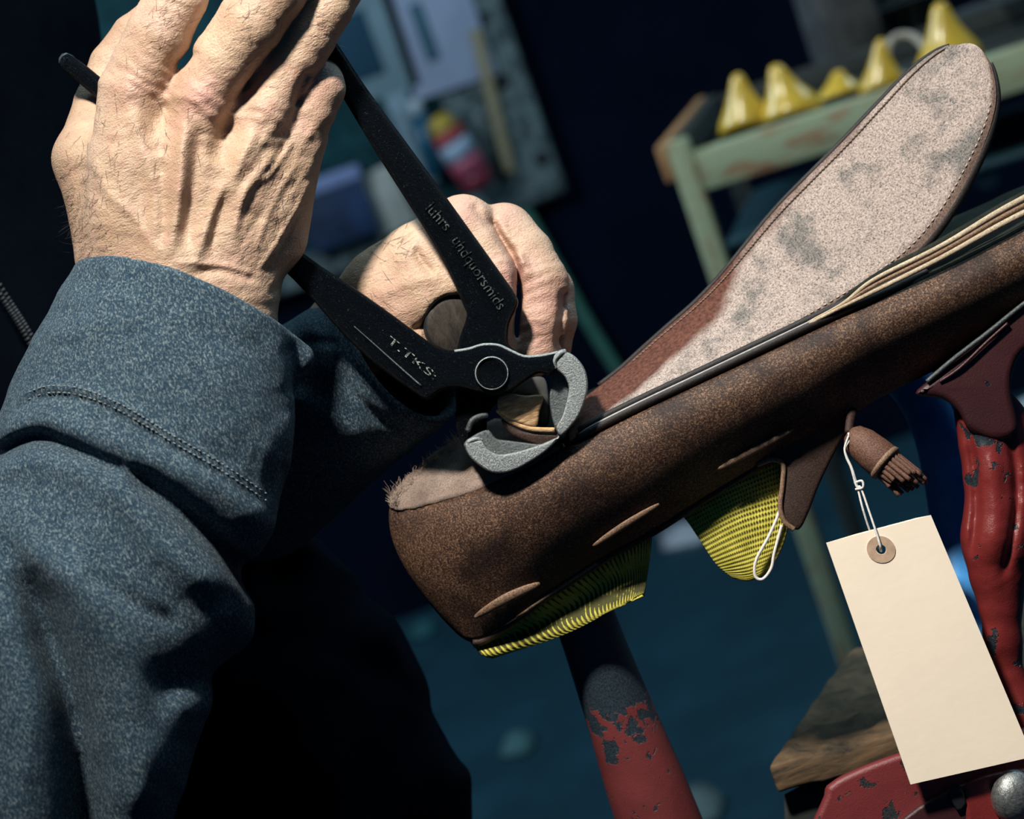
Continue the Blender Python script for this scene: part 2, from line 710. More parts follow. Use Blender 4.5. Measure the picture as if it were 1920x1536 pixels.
def sole_mat():
    """worn flesh-side leather: pale nap with grey blotches, red-brown polished along one edge"""
    t = NT('worn_sole_leather')
    u, v = t.attr('across'), t.attr('along')
    f = t.noise(1500, 5, 0.85)
    st = t.noise(1100, 4, 0.7, t.mapped((1, 1, 1), (0, ROLL, 0)))
    pale = t.ramp(f, [(0.37, (0.03, 0.026, 0.026)), (0.48, (0.40, 0.315, 0.275)), (0.66, (0.72, 0.59, 0.51))])
    blot = t.ramp(t.noise(52, 6, 0.68), [(0.49, 0.0), (0.63, 1.0)])
    grey = t.ramp(f, [(0.40, (0.035, 0.038, 0.038)), (0.62, (0.26, 0.245, 0.22))])
    col = t.mix(t.math('MULTIPLY', blot, 0.85), pale, grey)
    wob = t.math('ADD', u, t.math('MULTIPLY', t.math('SUBTRACT', t.noise(60, 4, 0.6), 0.5), 0.25))
    lim = t.math('SUBTRACT', t.math('MAXIMUM', t.math('MULTIPLY', t.math('SUBTRACT', 0.46, v), 2.3), t.math('MULTIPLY', t.math('SUBTRACT', 0.80, v), 0.30)), wob)
    red = t.ramp(t.math('MULTIPLY', lim, 3.0), [(0.0, 0.0), (0.35, 1.0)])
    redc = t.ramp(t.noise(700, 4, 0.7), [(0.35, (0.055, 0.018, 0.012)), (0.7, (0.20, 0.078, 0.050))])
    col = t.mix(red, col, redc)
    edge = t.ramp(u, [(0.90, 0.0), (0.965, 0.85)])
    col = t.mix(edge, col, t.ramp(f, [(0.35, (0.02, 0.012, 0.01)), (0.7, (0.20, 0.10, 0.065))]))
    t.bump((f, 0.0005, 0.8), (st, 0.0004, 0.4))
    return t.set(col, 0.75, 0, 0.3)


def suede_mat(name, lo, hi, scale=2200):
    t = NT(name)
    f = t.noise(scale, 4, 0.8)
    big = t.noise(90, 4, 0.6)
    col = t.mix(t.ramp(big, [(0.4, 0.0), (0.7, 0.6)]), t.ramp(f, [(0.33, lo), (0.68, hi)]), lo)
    t.bump((f, 0.0006, 0.9))
    return t.set(col, 0.9, 0, 0.2)


def mesh_cloth_mat(name, density):
    """yellow lining printed with a dark open grid; attributes gu, gv run across and down the cloth"""
    t = NT(name)
    u, v = t.attr('gu'), t.attr('gv')
    gu = t.math('ABSOLUTE', t.math('SINE', t.math('MULTIPLY', u, 1.0), 0))
    su = t.math('SINE', u, 0)
    sv = t.math('SINE', v, 0)
    dens = t.attr('dens')
    nz = t.noise(260, 4, 0.7)
    thr = t.math('SUBTRACT', t.math('MULTIPLY', dens, 2.2), 1.1)
    thr = t.math('ADD', thr, t.math('MULTIPLY', t.math('SUBTRACT', nz, 0.5), 2.4))
    dots = t.math('GREATER_THAN', t.math('ADD', thr, t.math('ADD', su, sv)), 1.0)
    y = t.ramp(t.noise(180, 4, 0.6), [(0.3, (0.40, 0.36, 0.045)), (0.7, (0.66, 0.60, 0.11))])
    col = t.mix(t.math('MULTIPLY', dots, density), y, (0.028, 0.034, 0.018))
    t.bump((su, 0.0003, 0.5), (sv, 0.0003, 0.5))
    return t.set(col, 0.8, 0, 0.25)


def chipped_paint_mat(name, paint, under, amount=0.5, scale=110, dark_above=None, rough=0.42):
    """red enamel flaked off down to dark iron; dark_above = world height over which it is all worn away"""
    t = NT(name)
    ch = t.noise(scale, 5, 0.62, None, 0.3)
    fine = t.noise(1500, 4, 0.7)
    pc = t.ramp(t.noise(60, 4, 0.6), [(0.3, [c * 0.75 for c in paint]), (0.7, paint)])
    pc = t.mix(t.ramp(fine, [(0.6, 0.0), (0.75, 0.5)]), pc, [c * 0.4 for c in paint])
    uc = t.ramp(fine, [(0.35, [c * 0.45 for c in under]), (0.72, [c * 2.2 for c in under])])
    mask = ch
    if dark_above is not None:
        sep = t.n('ShaderNodeSeparateXYZ')
        t.link(t.co, sep.inputs[0])
        hgt = t.math('MULTIPLY', t.math('SUBTRACT', sep.outputs['Z'], dark_above), 9.0)
        mask = t.math('ADD', ch, t.math('MAXIMUM', hgt, -0.03))
    msk = t.ramp(mask, [(1 - amount, 0.0), (1 - amount + 0.015, 1.0)])
    col = t.mix(msk, pc, uc)
    t.bump((t.math('SUBTRACT', 1.0, msk), 0.0005, 0.8), (fine, 0.0003, 0.5))
    return t.set(col, rough, 0.0, 0.5)


def wood_mat(name, lo, hi, paint=None, amount=0.5, stretch=(1, 12, 12), scale=14):
    t = NT(name)
    vec = t.mapped(stretch)
    g = t.noise(scale, 6, 0.7, vec, 0.4)
    col = t.ramp(g, [(0.3, lo), (0.7, hi)])
    if paint:
        w = t.ramp(t.noise(scale * 1.6, 5, 0.7, t.mapped([0.5 * s for s in stretch])), [(amount - 0.05, 1.0), (amount + 0.05, 0.0)])
        col = t.mix(w, col, paint)
    t.bump((g, 0.001, 0.5))
    return t.set(col, 0.75, 0, 0.3)


SKIN = skin_mat()
SWEAT = sweat_mat()
IRON = iron_mat()
STEEL = steel_mat()
STEEL_DARK = steel_mat('dull_jaw_steel', (0.16, 0.185, 0.19), 1500)
LEATHER = leather_mat()
LEATHER_DK = dark_leather_mat()
SOLE = sole_mat()
NAP = suede_mat('pale_heel_nap', (0.11, 0.08, 0.065), (0.58, 0.45, 0.375))
NAP_DK = suede_mat('dark_insole_nap', (0.006, 0.009, 0.007), (0.06, 0.062, 0.045))
CREAM = suede_mat('cream_midsole_edge', (0.36, 0.27, 0.17), (0.88, 0.74, 0.55), 1300)
WELT = dark_leather_mat('black_welt', (0.020, 0.016, 0.015))
TAN = wood_mat('torn_tan_leather', (0.20, 0.10, 0.04), (0.85, 0.58, 0.32), None, 0.5, (1, 1, 5), 260)
# ------------------------------------------------------------------ person
person = thing('person', 'person in blue-grey sweatshirt and dark apron, pulling with pincers over the shoe',
               'person', P([(300, 1300, -900)])[0] * np.array([1, 1, 0]))

# right hand, back towards the viewer, fingers up over the upper handle
rh = Field((40, -260, -150), (740, 800, 260), 3.2)
for ch in (
    [(300, 640, 78, 112), (318, 560, 80, 106), (330, 500, 82, 96)],                      # wrist
    [(430, 610, 60, 92), (420, 540, 62, 98), (440, 470, 66, 84)],
    [(238, 520, 66, 82), (236, 400, 84, 76), (238, 300, 92, 72), (246, 172, 92, 60)],     # index metacarpal
    [(318, 520, 80, 84), (338, 350, 104, 74), (376, 186, 116, 57)],                       # middle
    [(396, 520, 74, 80), (434, 360, 94, 70), (492, 216, 92, 54)],                         # ring
    [(452, 520, 54, 72), (504, 390, 60, 68), (556, 254, 56, 50)],                         # little
    [(512, 440, 18, 66), (528, 320, 20, 66), (556, 262, 40, 50)],                         # edge of the palm
    [(196, 480, 30, 56), (184, 400, 14, 56), (168, 298, 2, 68)],                          # ball of the thumb
):
    rh.chain(ch, 34)
rh.chain([(168, 298, -12, 66), (186, 196, -80, 48), (208, 120, -98, 40), (245, 62, -100, 34), (275, 30, -98, 27)], 22)   # thumb
rh.chain([(246, 172, 92, 60), (268, 128, 98, 62), (298, 62, 110, 61), (332, -6, 112, 58), (362, -95, 92, 54)], 16)        # index
rh.chain([(362, -95, 92, 54), (400, -150, 20, 46), (440, -140, -62, 40), (470, -90, -84, 36)], 10)
rh.chain([(376, 186, 116, 57), (420, 110, 128, 60), (470, 42, 138, 64), (512, -16, 140, 62), (575, -96, 110, 54)], 16)    # middle
rh.chain([(575, -96, 110, 54), (590, -140, 20, 46), (560, -110, -66, 40), (525, -50, -84, 36)], 10)
rh.chain([(492, 216, 92, 54), (532, 140, 88, 55), (574, 70, 86, 55), (612, 12, 84, 51), (636, -30, 76, 48)], 14)          # ring
rh.chain([(636, -30, 76, 48), (652, -60, 10, 42), (610, -20, -62, 38), (565, 40, -82, 34)], 10)
rh.chain([(556, 254, 56, 50), (578, 210, 56, 50), (597, 166, 50, 49)], 14)                                           # little
rh.chain([(597, 166, 50, 49), (604, 140, -18, 42), (572, 128, -66, 36), (530, 150, -86, 32)], 10)
rh.chain([(376, 182, 152, 34), (388, 206, 148, 26)], 18)                                                             # knuckles
rh.chain([(246, 166, 128, 30)], 18)
rh.chain([(498, 206, 122, 28)], 16)


def rh_extra(X, Y):
    # loose skin: fine oblique folds on the little-finger side, cross folds on the finger roots and wrist
    d = (X * 0.62 + Y * 0.38)
    e = (-X * 0.5 + Y * 0.86)
    side = sstep(400, 500, X) * sstep(190, 260, Y) * (1 - sstep(520, 580, Y))
    o = side * 4.2 * (vnoise(d / 12, e / 130, 3) + 0.6 * vnoise(d / 7, e / 70, 4))
    all_ = sstep(70, 140, Y)
    o += all_ * 2.2 * vnoise(X / 26, Y / 14, 5) + 1.1 * vnoise(X / 11, Y / 7, 6)
    c = (X - 300) * 0.9 - (Y - 62) * 0.0
    for cx, cy, ax, ay, w in ((258, 140, .55, -.85, 46), (370, 205, .5, -.86, 60), (330, -2, .4, -.9, 30), (500, 215, .55, -.83, 40)):
        t = (X - cx) * ax + (Y - cy) * ay
        r = np.exp(-(((X - cx) ** 2 + (Y - cy) ** 2) / (w * w)))
        o += r * 1.3 * np.sin(t / 3.8 + 5 * vnoise(X / 22, Y / 22, 8))
    return o


for ch in ([(246, 200, 60, 46), (310, 190, 74, 46), (376, 210, 82, 48), (440, 220, 76, 48), (492, 236, 66, 46), (548, 262, 44, 44)],   # web of flesh between the knuckles
           [(250, 300, 84, 62), (330, 300, 98, 66), (420, 310, 90, 64), (500, 330, 62, 60)],
           [(470, 300, 74, 48), (474, 380, 74, 56), (470, 450, 60, 56)],
           [(240, 420, 76, 66), (330, 430, 96, 70), (430, 440, 80, 68), (500, 450, 44, 60)]):
    rh.chain(ch, 26)
rh.relief([
    ([(352, 210), (342, 270), (338, 330), (330, 400), (312, 490)], 13, 14),
    ([(482, 244), (470, 266), (442, 320), (410, 374), (384, 440), (362, 500)], 12, 13),
    ([(246, 190), (256, 230), (270, 280), (290, 350), (292, 430), (288, 500)], 7, 15),
    ([(520, 280), (500, 310), (468, 350), (448, 392), (432, 460)], 8, 12),
    ([(300, 290), (305, 350), (308, 420), (302, 470)], -7, 15),
    ([(374, 236), (368, 300), (356, 391), (346, 470)], -10, 13),
    ([(440, 300), (420, 370), (404, 420), (396, 480)], -8, 11),
    ([(304, 190), (318, 240), (300, 300)], -6, 20),
    ([(434, 214), (420, 260), (402, 310)], -8, 20),
    ([(470, 330), (450, 390), (440, 450)], 3, 7),
    ([(560, 300), (530, 350), (500, 410), (480, 470)], 4, 7),
    ([(580, 340), (556, 390), (520, 450)], 3.5, 6),
    ([(550, 262), (520, 310), (484, 350)], 3.5, 6),
    ([(540, 420), (510, 470), (480, 510)], 3, 6),
    ([(176, 290), (200, 360), (250, 404), (284, 470)], 4, 9),
    ([(306, 116), (340, 118), (376, 96)], -6, 10),
    ([(556, 206), (562, 164), (584, 130)], -7, 9),
    ([(350, 516), (420, 508), (490, 530)], -4, 8),
    ([(320, 492), (400, 496), (480, 514)], 3, 6),
], 20, 90, rh_extra)

# left hand, a fist around the round handle
LZ = 62
lh = Field((440, 320, -600 + LZ), (1120, 860, -10 + LZ), 3.2)
_c0 = lh.chain
lh.chain = lambda pts, *a, **k: _c0([(p[0], p[1], p[2] + LZ, p[3]) for p in pts], *a, **k)
for ch in (
    [(580, 715, -400, 92), (660, 620, -315, 86), (730, 552, -232, 86)],
    [(730, 552, -225, 88), (790, 500, -200, 84), (868, 430, -182, 62)],
    [(740, 560, -260, 80), (860, 480, -240, 72), (944, 440, -220, 56)],
    [(760, 560, -290, 70), (900, 500, -290, 70), (985, 482, -285, 50)],
    [(740, 580, -190, 66), (800, 560, -165, 64), (870, 520, -160, 62)],
):
    lh.chain(ch, 30)
lh.chain([(868, 428, -180, 61), (905, 470, -160, 56), (935, 515, -140, 52), (936, 575, -128, 47)], 15)
lh.chain([(936, 575, -128, 47), (930, 640, -135, 44), (890, 680, -150, 36), (850, 690, -180, 32)], 10)
lh.chain([(946, 440, -214, 58), (985, 478, -192, 53), (1014, 530, -168, 52), (1016, 600, -158, 48)], 12)
lh.chain([(1016, 600, -158, 48), (1010, 656, -160, 44), (970, 690, -180, 38), (900, 696, -200, 34)], 10)
lh.chain([(990, 482, -270, 50), (1030, 545, -235, 46), (1040, 600, -222, 42), (1030, 650, -225, 40), (970, 690, -250, 34)], 10)
lh.chain([(760, 600, -175, 62), (772, 636, -165, 46), (800, 670, -160, 38), (850, 690, -160, 32)], 20)    # thumb under the handle


lh.chain([(860, 612, -140, 58), (846, 610, -20, 62), (846, 610, 60, 62)], 10, sub=True)


def lh_extra(X, Y):
    o = 1.0 * vnoise(X / 30, Y / 26, 15) + 0.8 * vnoise(X / 10, Y / 8, 16)
    for cx, cy, w in ((955, 500, 40), (1010, 530, 60), (1000, 620, 40)):
        r = np.exp(-(((X - cx) ** 2 + (Y - cy) ** 2) / (w * w)))
        o += r * 1.0 * np.sin((Y - cy + 0.4 * (X - cx)) / 3.6 + 5 * vnoise(X / 20, Y / 20, 18))
    return o


lh.relief([
    ([(914, 392), (935, 440), (966, 490), (972, 545), (968, 600), (962, 660)], -19, 9),
    ([(1058, 540), (1052, 590), (1044, 670)], -10, 8),
    ([(780, 462), (790, 490), (815, 515)], -8, 7),
    ([(885, 380), (905, 410), (925, 430)], -6, 8),
    ([(700, 560), (760, 530), (830, 520)], 5, 14),
    ([(770, 620), (790, 612), (806, 600)], -8, 7),
    ([(968, 470), (1000, 520)], 5, 10),
], -290, -160, lh_extra)
body = sculpt('body', [rh, lh], SKIN, person, 2)
pv_ = np.concatenate(LAST_V)
pk = np.zeros(len(pv_))
for cx, cy, r_, a_ in ((378, 182, 42, 1.0), (250, 160, 42, .55), (498, 206, 34, .5), (566, 240, 30, .4), (330, 240, 20, .5), (600, 160, 40, .5), (440, 500, 40, .4),
                       (875, 395, 34, .8), (950, 405, 30, .7), (960, 510, 44, .9), (1030, 560, 50, .8), (1010, 640, 40, .8), (730, 560, 40, .4), (300, 30, 50, .4)):
    pk += a_ * np.exp(-((pv_[:, 0] - cx) ** 2 + (pv_[:, 1] - cy) ** 2) / r_ ** 2)
vattr(body, 'pink', np.clip(pk, 0, 1))

# ---- sleeves
sl = Field((-420, 440, -220), (640, 1760, 560), 6.0)
for ch in (
    [(336, 505, 74, 186), (332, 590, 74, 214), (314, 660, 76, 234), (300, 730, 80, 250), (280, 800, 86, 268)],
    [(280, 800, 86, 262), (244, 930, 110, 266), (180, 1080, 130, 282)],
    [(180, 1080, 130, 280), (100, 1200, 150, 322), (10, 1370, 160, 350), (-70, 1560, 170, 372), (-160, 1800, 180, 380)],
):
    sl.chain(ch, 40, 0.72)
sl.chain([(556, 672, 40, 34), (520, 640, 60, 30)], 40)
sl.chain([(36, 806, 70, 30), (120, 780, 130, 26)], 40)
sl.chain([(410, 1180, 90, 56)], 80)


def sl_extra(X, Y):
    o = 5 * vnoise(X / 60, Y / 45, 21) + 2.5 * vnoise(X / 24, Y / 18, 22)
    seam = np.exp(-((Y - (742 + (X - 60) * 0.02 + np.clip(X - 150, 0, None) * 0.42)) / 60) ** 2)
    o += seam * 7 * vnoise(X / 14, Y / 40, 23) * sstep(230, 330, X)
    return o


sl.relief([
    ([(-40, 880), (0, 850), (40, 826), (80, 820), (140, 842), (210, 872), (290, 900)], -34, 13),
    ([(-20, 830), (30, 800), (80, 788), (146, 806), (226, 840), (340, 910)], 22, 26),
    ([(-90, 930), (-20, 890), (60, 866), (160, 890), (250, 944)], 14, 26),
    ([(236, 876), (270, 900), (310, 930), (370, 980), (420, 1030), (462, 1080), (500, 1130)], -60, 24),
    ([(270, 846), (380, 904), (450, 955), (530, 1010)], 22, 36),
    ([(200, 890), (260, 970), (330, 1054), (420, 1110)], 22, 30),
    ([(300, 1124), (380, 1138), (470, 1116)], -4, 20),
    ([(160, 1070), (250, 1130), (340, 1176)], -16, 16),
    ([(10, 1000), (100, 1066), (176, 1130), (230, 1220), (256, 1330), (262, 1480), (250, 1640)], 36, 40),
    ([(270, 1300), (330, 1272), (400, 1246), (490, 1226)], -26, 44),
    ([(0, 980), (30, 1050), (72, 1130), (102, 1220), (134, 1320), (150, 1440), (156, 1560), (160, 1760)], -45, 30),
    ([(40, 1060), (84, 1180), (126, 1300), (150, 1440), (156, 1560), (160, 1760)], -95, 46),
    ([(-40, 1060), (30, 1200), (52, 1320), (40, 1480), (20, 1680)], 30, 46),
    ([(350, 1290), (310, 1400), (260, 1540)], 22, 40),
    ([(20, 756), (60, 734), (100, 726), (160, 732), (230, 762), (330, 822), (420, 876), (540, 950)], 6, 9),
    ([(20, 776), (60, 750), (100, 743), (160, 750), (226, 780), (322, 840), (410, 894), (530, 970)], -9, 6),
    ([(80, 640), (180, 604), (290, 606)], 9, 24),
    ([(110, 580), (190, 560), (280, 570)], 7, 18),
    ([(460, 620), (500, 700), (530, 790)], -9, 20),
    ([(540, 640), (560, 690), (545, 750)], -12, 14),
], 20, 140, sl_extra)
ct, st_ = math.cos(-0.31), math.sin(-0.31)
# open cuff: trim square to the wrist, hollow around it
sl.cut(lambda X, Y, Z: 0.93 * (np.interp(X, [90, 145, 219, 324, 422, 508, 580], [492, 485, 483, 512, 555, 600, 640]) - 0.10 * (Z - 90) - Y), 10)
sl.chain([(340, 460, 76, 166), (322, 640, 74, 190)], 8, 0.72, sub=True)
ls = Field((300, 440, -640), (930, 1060, -20), 5.5)
ax3 = np.array([-0.71, 0.49, -0.5]); c3 = np.array([758.0, 655.0, -200.0])
for a, b, r0, r1 in ((-20, 150, 156, 164), (150, 420, 164, 196)):
    ls.chain([tuple(c3 + ax3 * a) + (r0,), tuple(c3 + ax3 * b) + (r1,)], 10)
ls.relief([
    ([(640, 690), (668, 740), (720, 790), (800, 812)], -7, 7),
    ([(620, 620), (650, 680), (700, 750), (780, 790)], 7, 14),
    ([(560, 600), (600, 640), (610, 720)], 9, 20),
    ([(540, 655), (600, 640), (640, 650)], -7, 8),
    ([(540, 740), (600, 780), (680, 830)], 10, 24),
], -440, -280, lambda X, Y: 4 * vnoise(X / 40, Y / 30, 31))
ls.cut(lambda X, Y, Z: -((X - c3[0]) * ax3[0] + (Y - c3[1]) * ax3[1] + (Z - c3[2]) * ax3[2]), 8)
ls.chain([tuple(c3 - ax3 * 60) + (142,), tuple(c3 + ax3 * 110) + (140,)], 5, 1, sub=True)
sleeve_r = sculpt('sleeve', [sl], SWEAT, person, 2)
sleeve_l = sculpt('sleeve', [ls], SWEAT, person, 2)

# twin-needle stitching along the cuff seam: pale thread beads sunk into the jersey
THREAD_DK = plain('grey_blue_thread', (0.20, 0.23, 0.24), 0.8, scale=900)
sm = Mesh()
for off in (0, 13):
    line = crom([(48, 738 + off), (90, 724 + off), (150, 728 + off), (226, 758 + off), (330, 820 + off), (420, 872 + off), (500, 926 + off)], 40)
    acc = 0
    for i in range(len(line) - 2):
        acc += np.linalg.norm(line[i + 1] - line[i])
        if acc > 9:
            acc = 0
            d = (line[i + 2] - line[i]); d /= np.linalg.norm(d)
            q = []
            for s_ in (-3.2, 0, 3.2):
                x, y = line[i] + d * s_
                z = sl.top(x, y)
                if z is not None:
                    q.append((x, y, z + (1.2 if s_ == 0 else -0.6)))
            if len(q) == 3:
                v, f = tube_geo(q, [1.0, 1.7, 1.0], 5)
                sm.add(P(v), f)
sm.build('seam_stitching', THREAD_DK, sleeve_r)


# hair on the wrist and the back of the hand
HAIR = plain('dark_arm_hair', (0.030, 0.020, 0.014), 0.5, scale=400)
hm = Mesh()


def hairs(field, zones, n):
    for _ in range(n):
        cx, cy, rx, ry, ang = zones[RNG.integers(len(zones))]
        x, y = RNG.normal(cx, rx), RNG.normal(cy, ry)
        a = ang + RNG.normal(0, 0.45)
        L = RNG.uniform(14, 34)
        pts = []
        for k in range(5):
            z = field.top(x, y)
            if z is None:
                if not pts:
                    break
                z = pts[-1][2] + 1.5
            pts.append((x, y, z + 0.4 + 2.6 * math.sin(k / 4 * math.pi * 0.8)))
            x += math.cos(a) * L / 4; y += math.sin(a) * L / 4
            a += RNG.normal(0, 0.12)
        if len(pts) == 5 and max(abs(pts[i + 1][2] - pts[i][2]) for i in range(4)) < 26:
            v, f = tube_geo(pts, [0.30, 0.28, 0.24, 0.18, 0.08], 3, cap=False)
            hm.add(P(v), f)


hairs(rh, [(165, 420, 26, 40, 2.2), (190, 470, 24, 18, 2.4), (150, 350, 18, 40, 2.0), (215, 330, 60, 60, 1.9), (300, 240, 60, 50, 1.4),
           (470, 470, 60, 40, 2.6), (540, 400, 20, 60, 2.4), (300, 30, 22, 40, -0.9), (470, 50, 30, 40, -0.6), (600, 40, 20, 40, -0.4),
           (140, 400, 8, 40, 2.8), (520, 330, 40, 40, 2.6)], 430)
hairs(lh, [(730, 470, 30, 20, -0.4), (800, 590, 18, 22, 0.9), (700, 560, 24, 26, 0.3), (760, 450, 30, 14, -0.7)], 55)
ho = hm.build('arm_hair', HAIR, person)
ho['kind'] = 'stuff'

# ---- dark work jacket and apron behind the arms (seen only as a near-black mass)
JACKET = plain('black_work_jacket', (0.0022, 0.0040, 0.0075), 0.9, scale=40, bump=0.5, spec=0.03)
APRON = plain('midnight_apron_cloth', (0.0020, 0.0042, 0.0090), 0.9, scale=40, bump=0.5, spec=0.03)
tj = Field((-1400, -900, -1700), (520, 2200, -420), 30)
for ch in ([(-400, -700, -1000, 420), (-280, 100, -1000, 470), (-220, 900, -1000, 520), (-200, 2100, -1000, 560)],
           [(-700, -500, -800, 250), (-620, 300, -640, 190)],):
    tj.chain(ch, 120)
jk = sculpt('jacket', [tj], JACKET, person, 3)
ta = Field((-500, 820, -1400), (1050, 2300, -300), 16)
ta.chain([(40, 1150, -800, 330), (180, 1300, -780, 470), (330, 1560, -760, 520), (430, 2100, -760, 600)], 100)
ta.chain([(380, 1010, -640, 70), (520, 1080, -640, 90), (640, 1220, -640, 110), (720, 1500, -640, 160)], 90)
ta.relief([([(520, 985), (600, 1035), (690, 1100)], 14, 14), ([(700, 1120), (740, 1220), (790, 1290)], 12, 16),
           ([(560, 1100), (520, 1300), (480, 1500)], 18, 60), ([(800, 1300), (830, 1370), (880, 1450)], -16, 14)],
          -900, -700, lambda X, Y: 18 * vnoise(X / 70, Y / 60, 41))
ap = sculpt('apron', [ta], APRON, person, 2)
# jacket zip at the far edge of the frame
ZIP = plain('dull_zip_teeth', (0.05, 0.055, 0.06), 0.5, 0.5, scale=500)
zm = Mesh()
zl = crom([(-40, 480, -520), (10, 560, -510), (45, 615, -505), (80, 680, -500)], 20)
for i in range(0, len(zl), 2):
    for s_ in (-5, 5):
        v, f = tube_geo([zl[i] + np.array([s_ - 4, 3, 0]), zl[i] + np.array([s_ + 4, -3, 0])], 3.0, 6)
        zm.add(P(v), f)
zm.build('zipper', ZIP, person)
# ------------------------------------------------------------------ pincers
pin = thing('pincers', 'black forged carpenter pincers with bright steel jaws gripping the sole edge of the shoe', 'pincers',
            P([(922, 700, 0)])[0])


def z_front(x, y):
    return (x - 922) * 0.05


def z_back(x, y):
    return (700 - y) * 0.045


front_outline = [(113, 113), (121, 103), (136, 105), (191, 147), (300, 246), (430, 356), (570, 476), (656, 534), (734, 589), (797, 636),
                 (824, 653), (852, 657), (878, 652), (906, 644), (934, 645), (957, 655), (984, 666), (1018, 664), (1040, 659), (1050, 668),
                 (1046, 690), (1032, 706), (1022, 702), (1004, 703), (961, 733), (930, 741), (893, 736), (858, 727), (824, 734), (801, 750),
                 (771, 733), (695, 676), (637, 620), (551, 525), (400, 386), (280, 277), (176, 180), (118, 130)]
back_outline = [(470, -118), (500, -122), (630, 78), (690, 169), (762, 267), (840, 374), (891, 445), (941, 515), (967, 553), (971, 573),
                (955, 607), (953, 644), (972, 662), (986, 688), (975, 722), (944, 748), (924, 764), (914, 786), (912, 806), (900, 826),
                (872, 840), (860, 820), (853, 788), (855, 761), (852, 730), (850, 690), (858, 648), (864, 626), (875, 593), (869, 573),
                (852, 534), (824, 480), (773, 394), (713, 299), (648, 192), (602, 114), (460, -100)]
lf = plate('lever', front_outline, 2, 52, IRON, pin, 12, z_front, 3)
lb = plate('lever', back_outline, -50, 1, IRON, pin, 12, z_back, 3)
# bright lines laid along the edges of the front lever
for pts in ([(852, 655), (878, 651), (906, 643), (934, 644), (957, 654), (984, 665), (1018, 663), (1046, 657)],):
    q = crom([(x, y + 4, 46 + float(z_front(np.array(x), np.array(y)))) for x, y in pts], 8)
    tube('bright_edge', q, 3.4, STEEL, lf, 8)
q = np.array([(x, y, 52 + float(z_front(np.array(x), np.array(y)))) for x, y in ((664, 612), (700, 644), (740, 680), (790, 724))])
tube('bright_edge', crom(q, 6), np.linspace(0.8, 2.2, 19), STEEL_DARK, lf, 8)  # highlight of the lower ridge, put in as a thin pale line
# jaws: ground steel, as deep as the tool is wide
jaw_r_front = [(1047, 669), (1056, 660), (1074, 665), (1094, 687), (1102, 714), (1100, 741), (1087, 777), (1067, 804), (1051, 817),
               (1043, 801), (1053, 782), (1062, 752), (1066, 726), (1058, 706), (1045, 694), (1042, 682)]
jaw_r_back = [(1040, 664), (1056, 660), (1074, 667), (1092, 688), (1099, 714), (1097, 741), (1084, 776), (1064, 803), (1049, 815),
              (1038, 796), (1032, 770), (1030, 742), (1034, 716), (1036, 700)]
jr = plate('jaw', jaw_r_front, 20, 56, STEEL, pin, 4, None, 3)
plate('blade', jaw_r_back, -70, 24, STEEL_DARK, jr, 4, None, 3)
jaw_l_front = [(872, 832), (882, 827), (902, 825), (912, 838), (924, 848), (942, 852), (977, 845), (1012, 834), (1036, 824), (1051, 819),
               (1024, 846), (993, 867), (962, 883), (935, 888), (914, 883), (891, 867), (876, 850)]
jaw_l_back = [(870, 832), (890, 815), (916, 806), (930, 822), (955, 826), (985, 830), (1015, 832), (1049, 821),
              (1022, 845), (992, 865), (962, 880), (935, 885), (914, 881), (891, 865), (876, 849)]
jl = plate('jaw', jaw_l_front, 14, 52, STEEL, pin, 4, None, 3)
plate('blade', jaw_l_back, -70, 18, STEEL_DARK, jl, 4, None, 3)
# shoulder bead where each jaw is ground down from the forging
tube('shoulder', crom([(1043, 690, 50), (1040, 676, 53), (1050, 663, 54), (1060, 660, 50)], 6), 6, STEEL, jr, 10)
tube('shoulder', crom([(874, 836, 44), (880, 828, 48), (892, 824, 48), (904, 826, 44)], 6), 5.5, STEEL, jl, 10)
tube('shoulder', crom([(877, 808, 6), (884, 790, 10), (896, 782, 10), (914, 778, 4)], 6), 5.5, STEEL_DARK, jl, 10)
# rivet
v, f = lathe_geo([(33, -56), (33, 52), (31.5, 58), (29, 60), (27, 58), (25, 56), (12, 57), (1, 57.5)], 40)
Mesh().add(P([(922 + a, 700 + b, c) for a, b, c in v]), f).build('rivet', IRON, pin)
v, f = tube_geo([(922 + 30 * math.cos(t), 700 + 30 * math.sin(t), 58) for t in np.linspace(0, 2 * math.pi, 49)], 2.0, 6, cap=False)
Mesh().add(P(v), f).build('rivet_ring', STEEL, pin)


def stamp(txt, p0, p1, height, z, par, mat, depth=2.2):
    cu = bpy.data.curves.new('stamped_text', 'FONT')
    cu.body = txt
    cu.size = 1.0
    cu.extrude = 0.02
    to = bpy.data.objects.new('stamped_text', cu)
    COL.objects.link(to)
    dg = bpy.context.evaluated_depsgraph_get()
    me = bpy.data.meshes.new_from_object(to.evaluated_get(dg))
    co = np.array([v.co for v in me.vertices])
    fs = [tuple(p.vertices) for p in me.polygons]
    bpy.data.objects.remove(to)
    bpy.data.curves.remove(cu)
    bpy.data.meshes.remove(me)
    w = co[:, 0].max() - co[:, 0].min()
    p0, p1 = np.array(p0, float), np.array(p1, float)
    d = p1 - p0; L = np.linalg.norm(d); d /= L
    up = np.array([d[1], -d[0]])
    u = (co[:, 0] - co[:, 0].min()) / w * L
    vv = co[:, 1] * height
    xy = p0 + u[:, None] * d + vv[:, None] * up
    zz = z(xy[:, 0], xy[:, 1]) + np.where(co[:, 2] > 0, depth, -1.5)
    Mesh().add(P(np.column_stack([xy, zz])), fs).build('lettering', mat, par, smooth=False)


